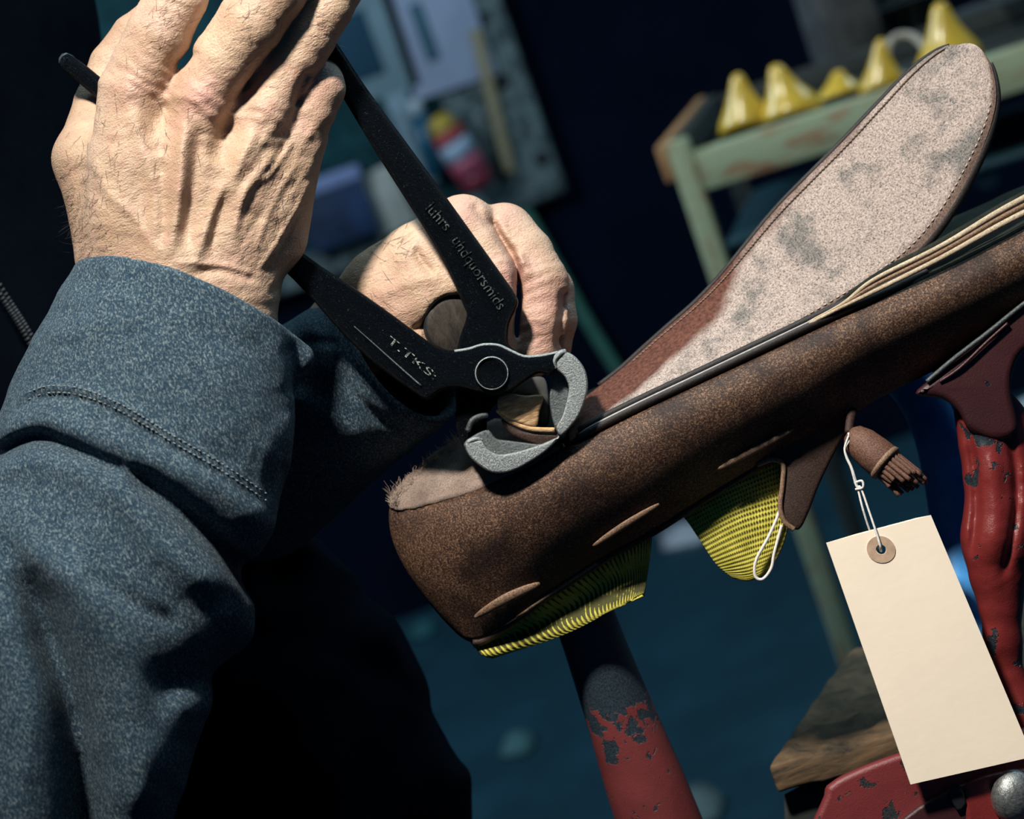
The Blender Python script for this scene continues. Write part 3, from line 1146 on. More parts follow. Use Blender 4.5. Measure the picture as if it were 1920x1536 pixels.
wt_ = NT('worn_raised_letters')
WORN = wt_.set(wt_.ramp(wt_.noise(700, 3, 0.7), [(0.44, (0.002, 0.005, 0.008)), (0.60, (0.10, 0.115, 0.115))]), 0.4, 0.2, 0.3)
stamp('luhrs', (797, 392), (834, 434), 30, lambda x, y: 1 + z_back(x, y), lb, WORN)
stamp('uhdquorsmids', (846, 452), (934, 582), 30, lambda x, y: 1 + z_back(x, y), lb, WORN)
bt_ = NT('bright_worn_letters')
BRT = bt_.set(bt_.ramp(bt_.noise(620, 3, 0.7), [(0.46, (0.002, 0.004, 0.007)), (0.56, (0.34, 0.36, 0.33))]), 0.45, 0.2, 0.3)
stamp('T.TKS:', (724, 640), (812, 712), 20, lambda x, y: 52 + z_front(x, y), lf, BRT, 1.6)

tube('handle_tip', [(113, 105, -13), (117, 108, -13), (126, 115, -13), (140, 127, -12), (160, 146, -11)], [5, 12, 15, 15, 12], steel_mat('polished_tip', (0.16, 0.20, 0.22), 500), lf, 16)
# ------------------------------------------------------------------ shoe (held sole up on the stand)
shoe = thing('shoe', 'brown leather loafer held upside down with its sole peeled back', 'shoe', P([(1300, 850, -200)])[0])
TOP = [(1990, 392, -14), (1800, 492, -8), (1600, 583, 0), (1450, 652, 2), (1300, 722, 2), (1200, 769, 0), (1114, 812, -2), (1051, 842, -4),
       (990, 876, -8), (934, 900, -14), (890, 921, -26), (837, 938, -48), (786, 952, -86), (752, 957, -118), (736, 952, -146), (742, 926, -174),
       (776, 888, -204), (834, 842, -234), (930, 790, -268), (1100, 738, -320), (1300, 655, -360), (1600, 498, -392), (1990, 322, -392)]
LOW = [(1990, 580, -106), (1800, 672, -102), (1640, 752, -96), (1560, 806, -88), (1440, 866, -82), (1330, 932, -80), (1230, 996, -82), (1145, 1043, -86),
       (1075, 1088, -92), (1020, 1125, -98), (960, 1168, -106), (912, 1200, -134), (884, 1204, -144), (866, 1196, -154), (850, 1182, -166), (846, 1170, -180),
       (870, 1150, -206), (920, 1110, -236), (1010, 1050, -276), (1160, 960, -320), (1330, 860, -370), (1620, 720, -370), (1990, 540, -370)]
tp, lw = crom(TOP, 6), crom(LOW, 6)
n_, M_ = len(tp), 26
tang = np.gradient(tp, axis=0)
out = np.column_stack([-tang[:, 2], np.zeros(n_), tang[:, 0]])       # outward in plan
out /= np.linalg.norm(out, axis=1)[:, None]
if out[10][2] < 0:
    out = -out
rows = []
for j in range(M_):
    t = j / (M_ - 1)
    bul = math.sin(math.pi * t ** 0.82) ** 0.85
    amt = np.interp(np.arange(n_), [0, 50, 68, 86, 110], [66, 62, 36, 34, 60])
    rows.append(tp * (1 - t) + lw * t + out * (bul * amt)[:, None])
rows = np.array(rows).transpose(1, 0, 2)
v, f = grid_geo(rows)
upper = fix_normals(mesh_obj('upper', P(v), f, LEATHER, shoe))
sd = upper.modifiers.new('thickness', 'SOLIDIFY'); sd.thickness = 0.0016; sd.offset = -1
UP_XY = rows                                                       # kept for placing seams on the skin


def on_upper(x, y, lift=2.0):
    q = UP_XY[:70].reshape(-1, 3)
    d = (q[:, 0] - x) ** 2 + (q[:, 1] - y) ** 2
    k = np.argsort(d)[:4]
    w = 1 / (d[k] + 1)
    return (x, y, float((q[k, 2] * w).sum() / w.sum()) + lift)


# raised seams
def seam(pts, rad, mat, name='raised_seam'):
    q = [on_upper(x, y, 9.0) for x, y in crom(pts, 10)]
    r = rad * np.sin(np.linspace(0.12, math.pi - 0.12, len(q))) ** 0.6
    return tube(name, q, r, mat, shoe, 10, 0.5)


SEAM = dark_leather_mat('seam_leather', (0.24, 0.15, 0.095))
seam([(890, 1158), (950, 1122), (1012, 1094)], 10, SEAM)
seam([(1112, 1024), (1170, 985), (1236, 945)], 7, SEAM)
seam([(1346, 880), (1410, 846), (1488, 805)], 7, SEAM)
# rolled top line where the upper ends
low_near = [tuple(p) for p in lw[18:72]]
tube('top_line', low_near, 6.5, LEATHER_DK, shoe, 10)
tube('top_line_piping', [(x, y - 3, z + 6) for x, y, z in lw[44:60]], 3.2, SEAM, shoe, 8)

# bottom surfaces: nap at the heel seat, dark insole further up
near, far = tp[:70], tp[::-1][:70]


def bottom(i0, i1, name, mat, sink=0.0):
    rws = []
    A, B = crom(TOP[:15], 6), crom(TOP[:13:-1], 10)
    N = 60
    ia = np.linspace(i0, i1, N)
    for a in ia:
        pa = np.array([np.interp(a, np.linspace(0, 1, len(A)), A[:, c]) for c in range(3)])
        pb = np.array([np.interp(a, np.linspace(0, 1, len(B)), B[:, c]) for c in range(3)])
        rw = []
        for k in range(16):
            s_ = k / 15
            q = pa * (1 - s_) + pb * s_
            q = q + np.array([0, 1, 0]) * (sink * math.sin(math.pi * s_) + 2.5 * (random.random() - 0.5))
            rw.append(q)
        rws.append(rw)
    v, f = grid_geo(np.array(rws))
    o = fix_normals(mesh_obj(name, P(v), f, mat, shoe))
    m = o.modifiers.new('thickness', 'SOLIDIFY'); m.thickness = 0.0022; m.offset = 0
    return o


bottom(0.50, 1.0, 'heel_seat', NAP, -10)
bottom(0.0, 0.50, 'insole', NAP_DK, 18)
# fibres standing up along the far rim of the heel seat
fz = Mesh()
rim = crom([(737, 940, -156), (742, 924, -174), (776, 886, -206), (834, 840, -236), (860, 824, -244)], 40)
for _ in range(420):
    p = rim[RNG.integers(len(rim))] + np.array([RNG.normal(0, 3), RNG.normal(6, 5), RNG.normal(20, 24)])
    a = -1.5 + RNG.normal(0, 0.7); L = RNG.uniform(6, 15) if RNG.random() < 0.9 else RNG.uniform(18, 30)
    b = p + np.array([math.cos(a) * L * 0.5, math.sin(a) * L * 0.6, RNG.normal(0, 3)])
    c = b + np.array([math.cos(a + RNG.normal(0, .8)) * L * 0.5, math.sin(a) * L * 0.5, RNG.normal(0, 3)])
    v, f = tube_geo([p, b, c], [0.8, 0.6, 0.25], 3, cap=False)
    fz.add(P(v), f)
FIB = plain('pale_leather_fibre', (0.34, 0.26, 0.21), 0.85, scale=600)
fo = fz.build('torn_fibres', FIB, shoe); fo['kind'] = 'stuff'
st = Mesh()
for x, y, z in ((752, 916, -172), (764, 930, -144), (786, 888, -196), (800, 908, -160), (808, 872, -208), (850, 846, -226)):
    a = RNG.uniform(-0.6, 0.2)
    v, f = tube_geo(crom([(x, y + 8, z), (x + 3, y - 3, z + 4), (x + 10, y - 3 + a * 4, z + 6), (x + 11, y + 7, z)], 4), 1.5, 5)
    st.add(P(v), f)
st.build('old_stitches', plain('black_thread', (0.01, 0.01, 0.012), 0.7), shoe)

# welt beads along the feather edge
wl = [(1086, 822, 0), (1114, 804, 4), (1200, 761, 6), (1300, 714, 8), (1450, 643, 8), (1560, 591, 6), (1660, 548, -4), (1740, 510, -16)]
tube('welt', crom(wl, 10), 8.5, WELT, shoe, 12)
tube('welt', crom([(x, y - 13, z - 6) for x, y, z in wl], 10), 7, WELT, shoe, 12)
tube('welt_thread', crom([(x, y - 7, z + 4) for x, y, z in wl[:6]], 10), 2.4, plain('grey_waxed_thread', (0.30, 0.29, 0.28), 0.35, scale=500), shoe, 8)
# stacked pale layers towards the toe
for k, (dy, r0) in enumerate(((-7, 7.5), (-18, 6.0), (-29, 7.0))):
    pts = crom([(1470 + 22 * k, 634 - 10 * k + dy * .3, 6), (1560 + 10 * k, 590 + dy * .7, 16), (1640, 553 + dy, 20), (1766, 490 + dy, 18), (1880, 428 + dy * 1.2, 14), (1990, 374 + dy * 1.3, 8)], 10)
    tube('midsole_layer', pts, np.linspace(2.5, r0, len(pts)), CREAM if k != 1 else SEAM, shoe, 10)
pts = crom([(1540, 594, -12), (1640, 520, -22), (1766, 455, -30), (1880, 392, -36), (1990, 335, -40)], 10)
tube('midsole_layer', pts, np.linspace(4, 14, len(pts)), NAP_DK, shoe, 10)

# peeled sole: a long tongue lifting off the shoe
LR = [((1062, 772), (1068, 828)), ((1105, 738), (1122, 795)), ((1165, 692), (1200, 757)), ((1232, 631), (1300, 706)), ((1300, 572), (1400, 657)),
      ((1350, 520), (1490, 614)), ((1400, 459), (1580, 565)), ((1452, 396), (1664, 513)), ((1512, 334), (1728, 462)), ((1580, 266), (1782, 392)),
      ((1645, 197), (1826, 312)), ((1700, 139), (1856, 240)), ((1740, 105), (1868, 178)), ((1772, 87), (1860, 126)), ((1792, 84), (1848, 104))]
Lp = crom([(a[0], a[1]) for a, b in LR], 6); Rp = crom([(b[0], b[1]) for a, b in LR], 6)
nn = len(Lp)
srows, av, al = [], [], []
for i in range(nn):
    t = i / (nn - 1)
    zl, zr = -165 + 30 * t, 4 - 30 * math.sin(min(1, t * 1.5) * math.pi / 2)
    if t > 0.86:
        zm_ = 0.5 * (zl + zr); q = 1 - ((t - 0.86) / 0.14) * 0.35
        zl, zr = zm_ + (zl - zm_) * q, zm_ + (zr - zm_) * q
    rw = []
    for k in range(25):
        s_ = k / 24
        x = Lp[i][0] * (1 - s_) + Rp[i][0] * s_; y = Lp[i][1] * (1 - s_) + Rp[i][1] * s_
        bt = max(0, (t - 0.80) / 0.20) ** 2 * math.sin(math.pi * s_) * 13
        x += 0.45 * bt; y -= 0.85 * bt
        z = zl * (1 - s_) + zr * s_ + 16 * math.sin(math.pi * s_) * (1 - t) - 10 * math.sin(math.pi * s_) * t
        rw.append((x, y, z)); av.append(s_); al.append(t)
    srows.append(rw)
top_, ftop = grid_geo(np.array(srows))
topw = P(top_)
nrm_ = np.cross(topw[25 * 40 + 20] - topw[25 * 40 + 4], topw[25 * 60 + 12] - topw[25 * 30 + 12]); nrm_ /= np.linalg.norm(nrm_)
if nrm_ @ (CAM - topw[1000]) < 0:
    nrm_ = -nrm_
nt_ = len(topw)
Fs = list(ftop) + [tuple(i + nt_ for i in q_) for q_ in ftop]
edge_ = [i * 25 for i in range(nn)] + [(nn - 1) * 25 + k for k in range(1, 25)] + [i * 25 + 24 for i in range(nn - 2, -1, -1)] + [k for k in range(23, 0, -1)]
for a_, b_ in zip(edge_, edge_[1:] + edge_[:1]):
    Fs.append((a_, b_, b_ + nt_, a_ + nt_))
sole = mesh_obj('sole', np.concatenate([topw, topw - nrm_ * 0.0042]), Fs, SOLE, shoe)
bm = bmesh.new(); bm.from_mesh(sole.data); bmesh.ops.recalc_face_normals(bm, faces=bm.faces); bm.to_mesh(sole.data); bm.free()
sole.data.set_sharp_from_angle(angle=math.radians(50))
vattr(sole, 'across', av + av); vattr(sole, 'along', al + al)
srows = np.array(srows)
tube('sole_edge', crom(srows[8:nn - 4:4, -1], 4) + np.array([3, 2, -9]), np.interp(np.linspace(0, 1, len(crom(srows[8:nn - 4:4, -1], 4))), [0, 0.75, 1], [9.5, 9.5, 3]), WELT, sole, 10)
tube('sole_edge', crom(srows[8:nn - 2:4, 0], 4) + np.array([-1, -1, -11]), np.interp(np.linspace(0, 1, len(crom(srows[8:nn - 2:4, 0], 4))), [0, 0.7, 1], [5.5, 5.5, 2]), WELT, sole, 10)
# stitching near the rim of the sole
sk = Mesh()
edge = [(srows[i, 22], srows[i, 23]) for i in range(22, nn - 14)]
path = np.array([a * 0.5 + b * 0.5 for a, b in edge])
acc = 0
for i in range(len(path) - 1):
    seg = path[i + 1] - path[i]; L = np.linalg.norm(seg)
    k = 0.0
    while k < L:
        if acc <= 0:
            a = path[i] + seg * (k / L); b = a + seg / L * 8
            v, f = tube_geo([a + [0, 0, 1], (a + b) / 2 + [0, 0, 3.0], b + [0, 0, 1]], [1.0, 1.7, 1.0], 5)
            sk.add(P(v), f); acc = 14
        k += 1.0; acc -= 1.0
sk.build('stitching', plain('pale_sole_thread', (0.50, 0.42, 0.35), 0.7, scale=700), sole)
sk = Mesh()
for i in range(14, nn - 8):
    a = srows[i, 1]
    if i % 1 == 0:
        for q in (0.0, 0.5):
            p = a * (1 - q) + srows[i + 1, 1] * q
            v, f = tube_geo([p + [-3, 2, 1], p + [0, 0, 3.2], p + [4, -3, 1]], [0.9, 1.8, 0.9], 5)
            sk.add(P(v), f)
sk.build('stitching', plain('dark_sole_thread', (0.20, 0.15, 0.12), 0.7, scale=700), sole)

# torn layers between the jaws
v, f = extrude_geo([(934, 748), (950, 738), (985, 742), (1018, 742), (1012, 770), (1004, 800), (965, 790), (936, 772)], -66, 8, 5, 2)
Mesh().add(P(v), f).build('torn_layer', TAN, shoe)
tube('torn_layer', crom([(932, 768, -4), (958, 790, 0), (996, 804, 4), (1040, 806, 6)], 8), 4.5, TAN, shoe, 8, 0.8)
v, f = extrude_geo([(940, 786), (975, 806), (1010, 812), (1046, 812), (1052, 826), (1018, 836), (982, 826), (955, 812)], -60, 2, 5, 2)
Mesh().add(P(v), f).build('torn_layer', LEATHER_DK, shoe)
v, f = extrude_geo([(958, 740), (985, 714), (1012, 706), (1026, 722), (1030, 790), (1010, 800), (1000, 742)], -110, -62, 5, 2)
Mesh().add(P(v), f).build('torn_layer', plain('grey_torn_leather', (0.05, 0.05, 0.048), 0.8, scale=300), shoe)


# yellow mesh lining flaps hanging out of the mouth of the shoe
def flap(outline_rows, gu, gv, dens, mat, name='lining'):
    R_ = np.array([crom(r, 8) if len(r) > 2 else np.linspace(r[0], r[1], 9) for r in outline_rows])
    R_ = np.array([crom(R_[:, k], 8) for k in range(R_.shape[1])]).transpose(1, 0, 2)
    a, b = R_.shape[:2]
    v, f = grid_geo(R_)
    o = fix_normals(mesh_obj(name, P(v), f, mat, shoe))
    V_, U_ = np.meshgrid(np.linspace(0, 1, b), np.linspace(0, 1, a))
    vattr(o, 'gu', V_.ravel() * gu); vattr(o, 'gv', U_.ravel() * gv); vattr(o, 'dens', dens(V_, U_).ravel())
    m = o.modifiers.new('thickness', 'SOLIDIFY'); m.thickness = 0.0013; m.offset = 0
    return o


YEL = mesh_cloth_mat('yellow_mesh_lining', 0.92)
flap([[(1240, 940, -116), (1350, 880, -106), (1490, 820, -116)],
      [(1280, 968, -112), (1380, 920, -100), (1478, 880, -110)],
      [(1312, 1012, -110), (1390, 972, -96), (1484, 944, -106)],
      [(1342, 1056, -110), (1400, 1036, -98), (1472, 1010, -106)],
      [(1368, 1078, -112), (1404, 1080, -104), (1448, 1060, -108)],
      [(1384, 1084, -114), (1404, 1087, -108), (1424, 1080, -112)]], 240, 200, lambda a, b: 0.82 - 1.0 * b - 0.06 * a, YEL)
flap([[(860, 1170, -160), (980, 1115, -136), (1120, 1030, -124), (1222, 975, -124)],
      [(884, 1206, -162), (1000, 1140, -134), (1130, 1058, -122), (1222, 1008, -122)],
      [(892, 1216, -168), (1030, 1160, -142), (1150, 1090, -130), (1214, 1078, -130)],
      [(904, 1228, -138), (1040, 1182, -116), (1150, 1134, -108), (1208, 1112, -108)],
      [(924, 1233, -140), (1060, 1188, -116), (1150, 1142, -106), (1204, 1116, -104)]], 260, 12,
     lambda a, b: np.where(b > 0.86, 0.50, 0.97 - 0.5 * sstep(0.0, 0.14, 1 - a) * 0 - 0.35 * np.exp(-(a / 0.12) ** 2)), YEL)
# kiltie strap and bound edge
v, f = extrude_geo([(1440, 858), (1470, 866), (1470, 900), (1464, 952), (1472, 978), (1490, 993), (1503, 988), (1518, 956), (1538, 905), (1572, 836),
                    (1600, 790), (1560, 770), (1490, 800)], -110, -70, 7, 3)
Mesh().add(P(v), f).build('strap', LEATHER_DK, shoe)
tube('strap_binding', crom([(1420, 872, -72), (1448, 862, -68), (1468, 872, -68), (1467, 910, -68), (1463, 950, -68), (1471, 978, -70), (1489, 993, -72)], 8), 5, SEAM, shoe, 8)
# white pull thread
WHITE = plain('white_cotton_thread', (0.80, 0.77, 0.72), 0.8, scale=800, var=0.1)
tube('pull_thread', crom([(1464, 930, -84), (1460, 962, -80), (1442, 1005, -78), (1418, 1050, -80), (1416, 1080, -82), (1430, 1086, -82), (1446, 1066, -80), (1452, 1036, -78), (1466, 985, -76)], 10),
     3.0, WHITE, shoe, 8)
# tassel: capped bundle of leather strips
TASSEL = dark_leather_mat('tassel_leather', (0.155, 0.075, 0.050))
tax = np.array([0.76, 0.63, 0.18]); tax /= np.linalg.norm(tax)
p0 = np.array([1592.0, 812.0, -28.0])
pts = [p0 + tax * d for d in (0, 8, 30, 60, 84, 90)]
cap_ = tube('tassel_cap', pts, [14, 24, 32, 35, 36, 34], TASSEL, shoe, 22)
v, f = tube_geo([p0 + tax * 84, p0 + tax * 90, p0 + tax * 95], [36, 38, 35], 22)
Mesh().add(P(v), f).build('cap_rim', SEAM, cap_)
a_ = np.cross(tax, [0, 0, 1.0]); a_ /= np.linalg.norm(a_); b_ = np.cross(tax, a_)
for k in range(30):
    ph = 2 * math.pi * k / (18 if k < 18 else 12) + (0.2 if k > 17 else 0)
    rr = 27 if k < 18 else 15
    off = (math.cos(ph) * a_ + math.sin(ph) * b_) * rr
    Ln = 150 + RNG.uniform(-16, 14) + (14 * math.cos(ph))
    q = crom([p0 + tax * 80 + off * 0.95, p0 + tax * 110 + off * 1.0, p0 + tax * Ln + off * RNG.uniform(0.9, 1.15)], 5)
    tube('fringe_strip', q, np.linspace(5.2, 4.4, len(q)), TASSEL, cap_, 7, 0.75)
tube('lace', crom([(1600, 770, -60), (1594, 790, -40), (1592, 812, -28)], 5), 9, LEATHER_DK, shoe, 8)
# ------------------------------------------------------------------ round handle held in the fist
tool = thing('tool_handle', 'dark round wooden handle poking out of the rear fist, cut end facing out', 'tool', P([(850, 610, -100)])[0])
hax = np.array([-0.16, -0.03, -1.0])
hc = np.array([852.0, 611.0, -54.0])
EBONY = plain('blackened_wood', (0.014, 0.016, 0.018), 0.5, scale=120)
ENDG = wood_mat('dull_end_grain', (0.012, 0.010, 0.009), (0.062, 0.052, 0.042), None, 0.5, (3, 1, 1), 160)
tube('shaft', [hc + hax * d for d in (2, 6, 120, 320)], [52, 56, 58, 58], EBONY, tool, 36)
tube('end_face', [hc + hax * d for d in (-2.5, 0, 6)], [46, 51, 52], ENDG, tool, 36)

# ------------------------------------------------------------------ tag
tagt = thing('paper_tag', 'blank cream paper tag hanging on white string from the leather tassel', 'tag', P([(1650, 1000, 40)])[0])
TL, TR, BR, BL = (np.array(q, float) for q in ((1549, 1018, 14), (1745, 966, 8), (1936, 1419, 30), (1707, 1471, 34)))
PAPER = plain('cream_card', (0.92, 0.80, 0.635), 0.8, scale=30, var=0.03, bump=0.15)
hx, hy = 1652, 1030
# card sheet with a punched hole
nU, nV = 24, 48


def card(u, v):
    return (TL * (1 - u) + TR * u) * (1 - v) + (BL * (1 - u) + BR * u) * v 


best = min(((a / 200, b / 400) for a in range(201) for b in range(120)), key=lambda q: (card(*q)[0] - hx) ** 2 + (card(*q)[1] - hy) ** 2)
hu, hv = best
KX = np.linalg.norm(TR - TL); KY = np.linalg.norm(BL - TL)
poly = [(0, 0), (1, 0), (1, 1), (0, 1)]
ringn = 28
hole = [(hu + 9 / KX * math.cos(2 * math.pi * k / ringn), hv + 9 / KY * math.sin(2 * math.pi * k / ringn)) for k in range(ringn)]
bnd = []
for (a, b), (c, d) in zip(poly, poly[1:] + poly[:1]):
    for k in range(7):
        bnd.append((a + (c - a) * k / 7, b + (d - b) * k / 7))
tris = tessellate_polygon([[Vector((a, b, 0)) for a, b in bnd], [Vector((a, b, 0)) for a, b in hole]])
pv = [card(a, b) for a, b in bnd + hole]
o = mesh_obj('card', P(pv), [tuple(t) for t in tris], PAPER, tagt, smooth=False)
fix_normals(o)
m = o.modifiers.new('thickness', 'SOLIDIFY'); m.thickness = 0.0007; m.offset = 0
# hole reinforcement
RINGM = plain('tan_reinforcement', (0.47, 0.33, 0.23), 0.7, scale=300, var=0.2)
rv, rf = [], []
for k in range(ringn):
    c_, s_ = math.cos(2 * math.pi * k / ringn), math.sin(2 * math.pi * k / ringn)
    for r_, lift in ((9.5, -3), (9.5, 3.4), (26, 3.4), (26, -3)):
        rv.append(card(hu + r_ / KX * c_, hv + r_ / KY * s_) + np.array([0, 0, lift]))
for k in range(ringn):
    k2 = (k + 1) % ringn
    for j in range(4):
        j2 = (j + 1) % 4
        rf.append((k * 4 + j, k * 4 + j2, k2 * 4 + j2, k2 * 4 + j))
Mesh().add(P(rv), rf).build('reinforcement_ring', RINGM, tagt, smooth=False)
zc = card(hu, hv)[2]
WHT = plain('white_string', (0.72, 0.70, 0.66), 0.8, scale=900, var=0.2)
s1 = crom([(hx, hy + 4, zc - 6), (hx - 1, hy - 4, zc + 9), (1645, 1005, zc + 8), (1630, 960, 14), (1614, 915, 6), (1606, 912, 6), (1596, 878, 4), (1587, 858, 2), (1584, 840, 0), (1591, 818, -2)], 8)
s2 = crom([(hx, hy + 4, zc - 6), (hx - 6, hy - 4, zc - 12), (1632, 998, zc - 10), (1618, 955, 10), (1608, 915, 4), (1598, 880, 4), (1588, 858, 2), (1584, 842, 0), (1592, 826, -4), (1591, 812, -10)], 8)
sv = Mesh()
for s_ in (s1, s2):
    tw = np.linspace(0, 60, len(s_))
    v, f = tube_geo(s_, 2.2, 7)
    sv.add(P(v), f)
v, f = tube_geo(crom([(1602, 906, 4), (1616, 902, 10), (1618, 914, 10), (1604, 918, 6)], 6), 2.4, 7)
sv.add(P(v), f)
sv.build('string', WHT, tagt)

# ------------------------------------------------------------------ post under the shoe
zt = P([(1165, 1385, -215)])[0][2]
POSTM = chipped_paint_mat('chipped_red_post', (0.235, 0.050, 0.050), (0.024, 0.038, 0.050), 0.40, 130, zt - 0.010)
post = thing('shoe_post', 'round iron post under the heel of the shoe, red paint worn to black on top', 'post', at(1290, 1900, 0.75) * np.array([1, 1, 0]))
pa, pb = P([(1083, 1122, -215)])[0], None
prof = []
bmv, bmf = [], []
hts = [(0.0, 0.0068), (0.0010, 0.0102), (0.003, 0.0112), (0.02, 0.0116), (0.05, 0.0131), (0.075, 0.0150), (0.11, 0.0165), (0.25, 0.019), (0.55, 0.021), (1.0, 0.024)]
for dz, r in hts:
    for k in range(40):
        t = 2 * math.pi * k / 40
        bmv.append((pa[0] + r * math.cos(t), pa[1] + r * math.sin(t), pa[2] - dz))
for i in range(len(hts) - 1):
    for k in range(40):
        k2 = (k + 1) % 40
        bmf.append((i * 40 + k, i * 40 + k2, (i + 1) * 40 + k2, (i + 1) * 40 + k))
bmf.append(tuple(range(40)))
bmf.append(tuple((len(hts) - 1) * 40 + k for k in range(40)))
Mesh().add(bmv, bmf).build('column', POSTM, post)
fv, ff = lathe_geo([(0.12, 0), (0.12, 0.02), (0.05, 0.045), (0.026, 0.09), (0.024, 0.12)], 32)
Mesh().add([(pa[0] + a, pa[1] + b, c) for a, b, c in fv], ff).build('foot', POSTM, post)

# ------------------------------------------------------------------ red cast-iron stand on the right
RED = chipped_paint_mat('chipped_red_enamel', (0.205, 0.026, 0.024), (0.016, 0.024, 0.030), 0.415, 95, None, 0.30)
REDDK = chipped_paint_mat('dark_red_enamel', (0.050, 0.014, 0.016), (0.008, 0.011, 0.014), 0.34, 80, None, 0.4)
stand = thing('cast_iron_stand', 'chipped red cast-iron stand arm curving down behind the paper tag', 'stand', P([(1900, 1500, -40)])[0])
arm = Field((1680, 600, -220), (2060, 1620, 60), 4.0)
for ch in ([(1846, 770, -84, 58), (1856, 830, -80, 58), (1864, 890, -78, 58), (1870, 950, -78, 60), (1868, 1010, -78, 58)],
           [(1868, 1010, -78, 58), (1866, 1080, -78, 48), (1872, 1140, -80, 37), (1880, 1200, -82, 28)],
           [(1880, 1200, -82, 27), (1896, 1270, -84, 26), (1930, 1350, -84, 30), (1960, 1430, -84, 40)],
           [(1896, 790, -84, 30), (1906, 850, -82, 36), (1910, 940, -82, 38), (1898, 1040, -82, 32), (1886, 1140, -84, 20)]):
    arm.chain(ch, 40)
arm.relief([([(1888, 800), (1902, 860), (1906, 940), (1896, 1020), (1878, 1090)], -13, 8),
            ([(1814, 800), (1826, 880), (1830, 960), (1820, 1050)], -14, 8),
            ([(1856, 820), (1866, 900), (1868, 980), (1860, 1060)], 8, 18),
            ([(1806, 790), (1850, 806), (1890, 800)], 6, 10)], -80, -30, lambda X, Y: 2.5 * vnoise(X / 30, Y / 44, 51) + 1.2 * vnoise(X / 9, Y / 9, 52))
sculpt('arm', [arm], RED, stand, 2)
fl_ = [(1716, 738), (1760, 700), (1830, 642), (1922, 566), (2010, 500), (2030, 600), (1930, 650), (1901, 690), (1897, 740), (1908, 806), (1870, 826), (1818, 806), (1797, 772), (1766, 748)]
plate('cradle', fl_, -150, -14, REDDK, stand, 14, None, 4)
tube('cradle_rim', crom([(1738, 716, -14), (1790, 672, -10), (1850, 626, -8), (1925, 566, -8), (2010, 505, -10)], 8), 5, STEEL_DARK, stand, 10)
tube('cradle_rim', crom([(1762, 716, -12), (1800, 690, -8), (1850, 642, -6), (1890, 606, -6)], 8), 3.4, REDDK, stand, 8)
ft = [(1550, 1600), (1545, 1492), (1560, 1466), (1600, 1444), (1650, 1424), (1710, 1404), (1770, 1392), (1860, 1380), (1990, 1372), (1990, 1600)]
plate('foot_plate', ft, -150, -26, chipped_paint_mat('worn_red_foot', (0.20, 0.032, 0.034), (0.024, 0.028, 0.030), 0.41, 110), stand, 16, None, 4)
plate('rib', [(1640, 1600), (1700, 1528), (1760, 1490), (1800, 1470), (1830, 1480), (1830, 1600)], -60, -12, REDDK, stand, 10, None, 3)
plate('slot_block', [(1778, 1482), (1798, 1470), (1812, 1506), (1794, 1520)], -40, 0, plain('black_slot', (0.01, 0.012, 0.014), 0.5), stand, 4, None, 2)
plate('lug', [(1808, 1474), (1850, 1452), (1920, 1440), (1990, 1440), (1990, 1600), (1830, 1600), (1810, 1530)], -60, -4, RED, stand, 12, None, 3)
v, f = lathe_geo([(1, 26), (14, 25), (28, 20), (40, 10), (47, -4), (48, -16), (48, -40)], 36)
Mesh().add(P([(1902 + a * 0.92, 1494 + b * 1.08, c + 14) for a, b, c in v], ), f).build('bolt', steel_mat('pitted_bolt', (0.50, 0.52, 0.50), 700), stand, label='pale pitted dome bolt')

# blue hose behind the arm
BLUE = plain('blue_rubber', (0.05, 0.26, 0.62), 0.55, scale=80, var=0.3, bump=0.3)
hp = crom([(1690, 700, -420), (1720, 735, -410), (1752, 800, -400), (1772, 880, -400), (1788, 980, -400), (1802, 1090, -350), (1830, 1210, -268), (1880, 1450, -255), (1930, 1800, -255)], 8)
hose = tube('blue_hose', hp, 44, BLUE, None, 20)
tag(hose, 'thick blue rubber hose running down behind the red iron arm', 'hose')
# ------------------------------------------------------------------ setting
WALL_Y = 4.2
WALLM = plain('navy_wall', (0.0010, 0.0032, 0.0095), 0.85, scale=3, var=0.35, bump=0.2, spec=0.05)
FLOORM = plain('teal_floor', (0.010, 0.042, 0.060), 0.55, scale=4, var=0.3, bump=0.1)


def structure(name, lo, hi, mat):
    v, f = box_geo(lo, hi)
    o = Mesh().add(v, f).build(name, mat, None, smooth=False)
    o['kind'] = 'structure'
    return o


structure('wall_back', (-4, WALL_Y, 0), (4, WALL_Y + 0.1, 3.2), WALLM)
structure('floor', (-4, -1.5, -0.1), (4, WALL_Y, 0), FLOORM)


def wall_box(name, c0, c1, y0, y1, mat, par=None, bev=0.004, local=False):
    """box against the back wall between two photographed corners"""
    a, b = on_y(*c0, y0), on_y(*c1, y0)
    lo = (min(a[0], b[0]), y0, min(a[2], b[2])); hi = (max(a[0], b[0]), y1, max(a[2], b[2]))
    v, f = box_geo(lo, hi, bev)
    return Mesh().add(v, f).build(name, mat, par)


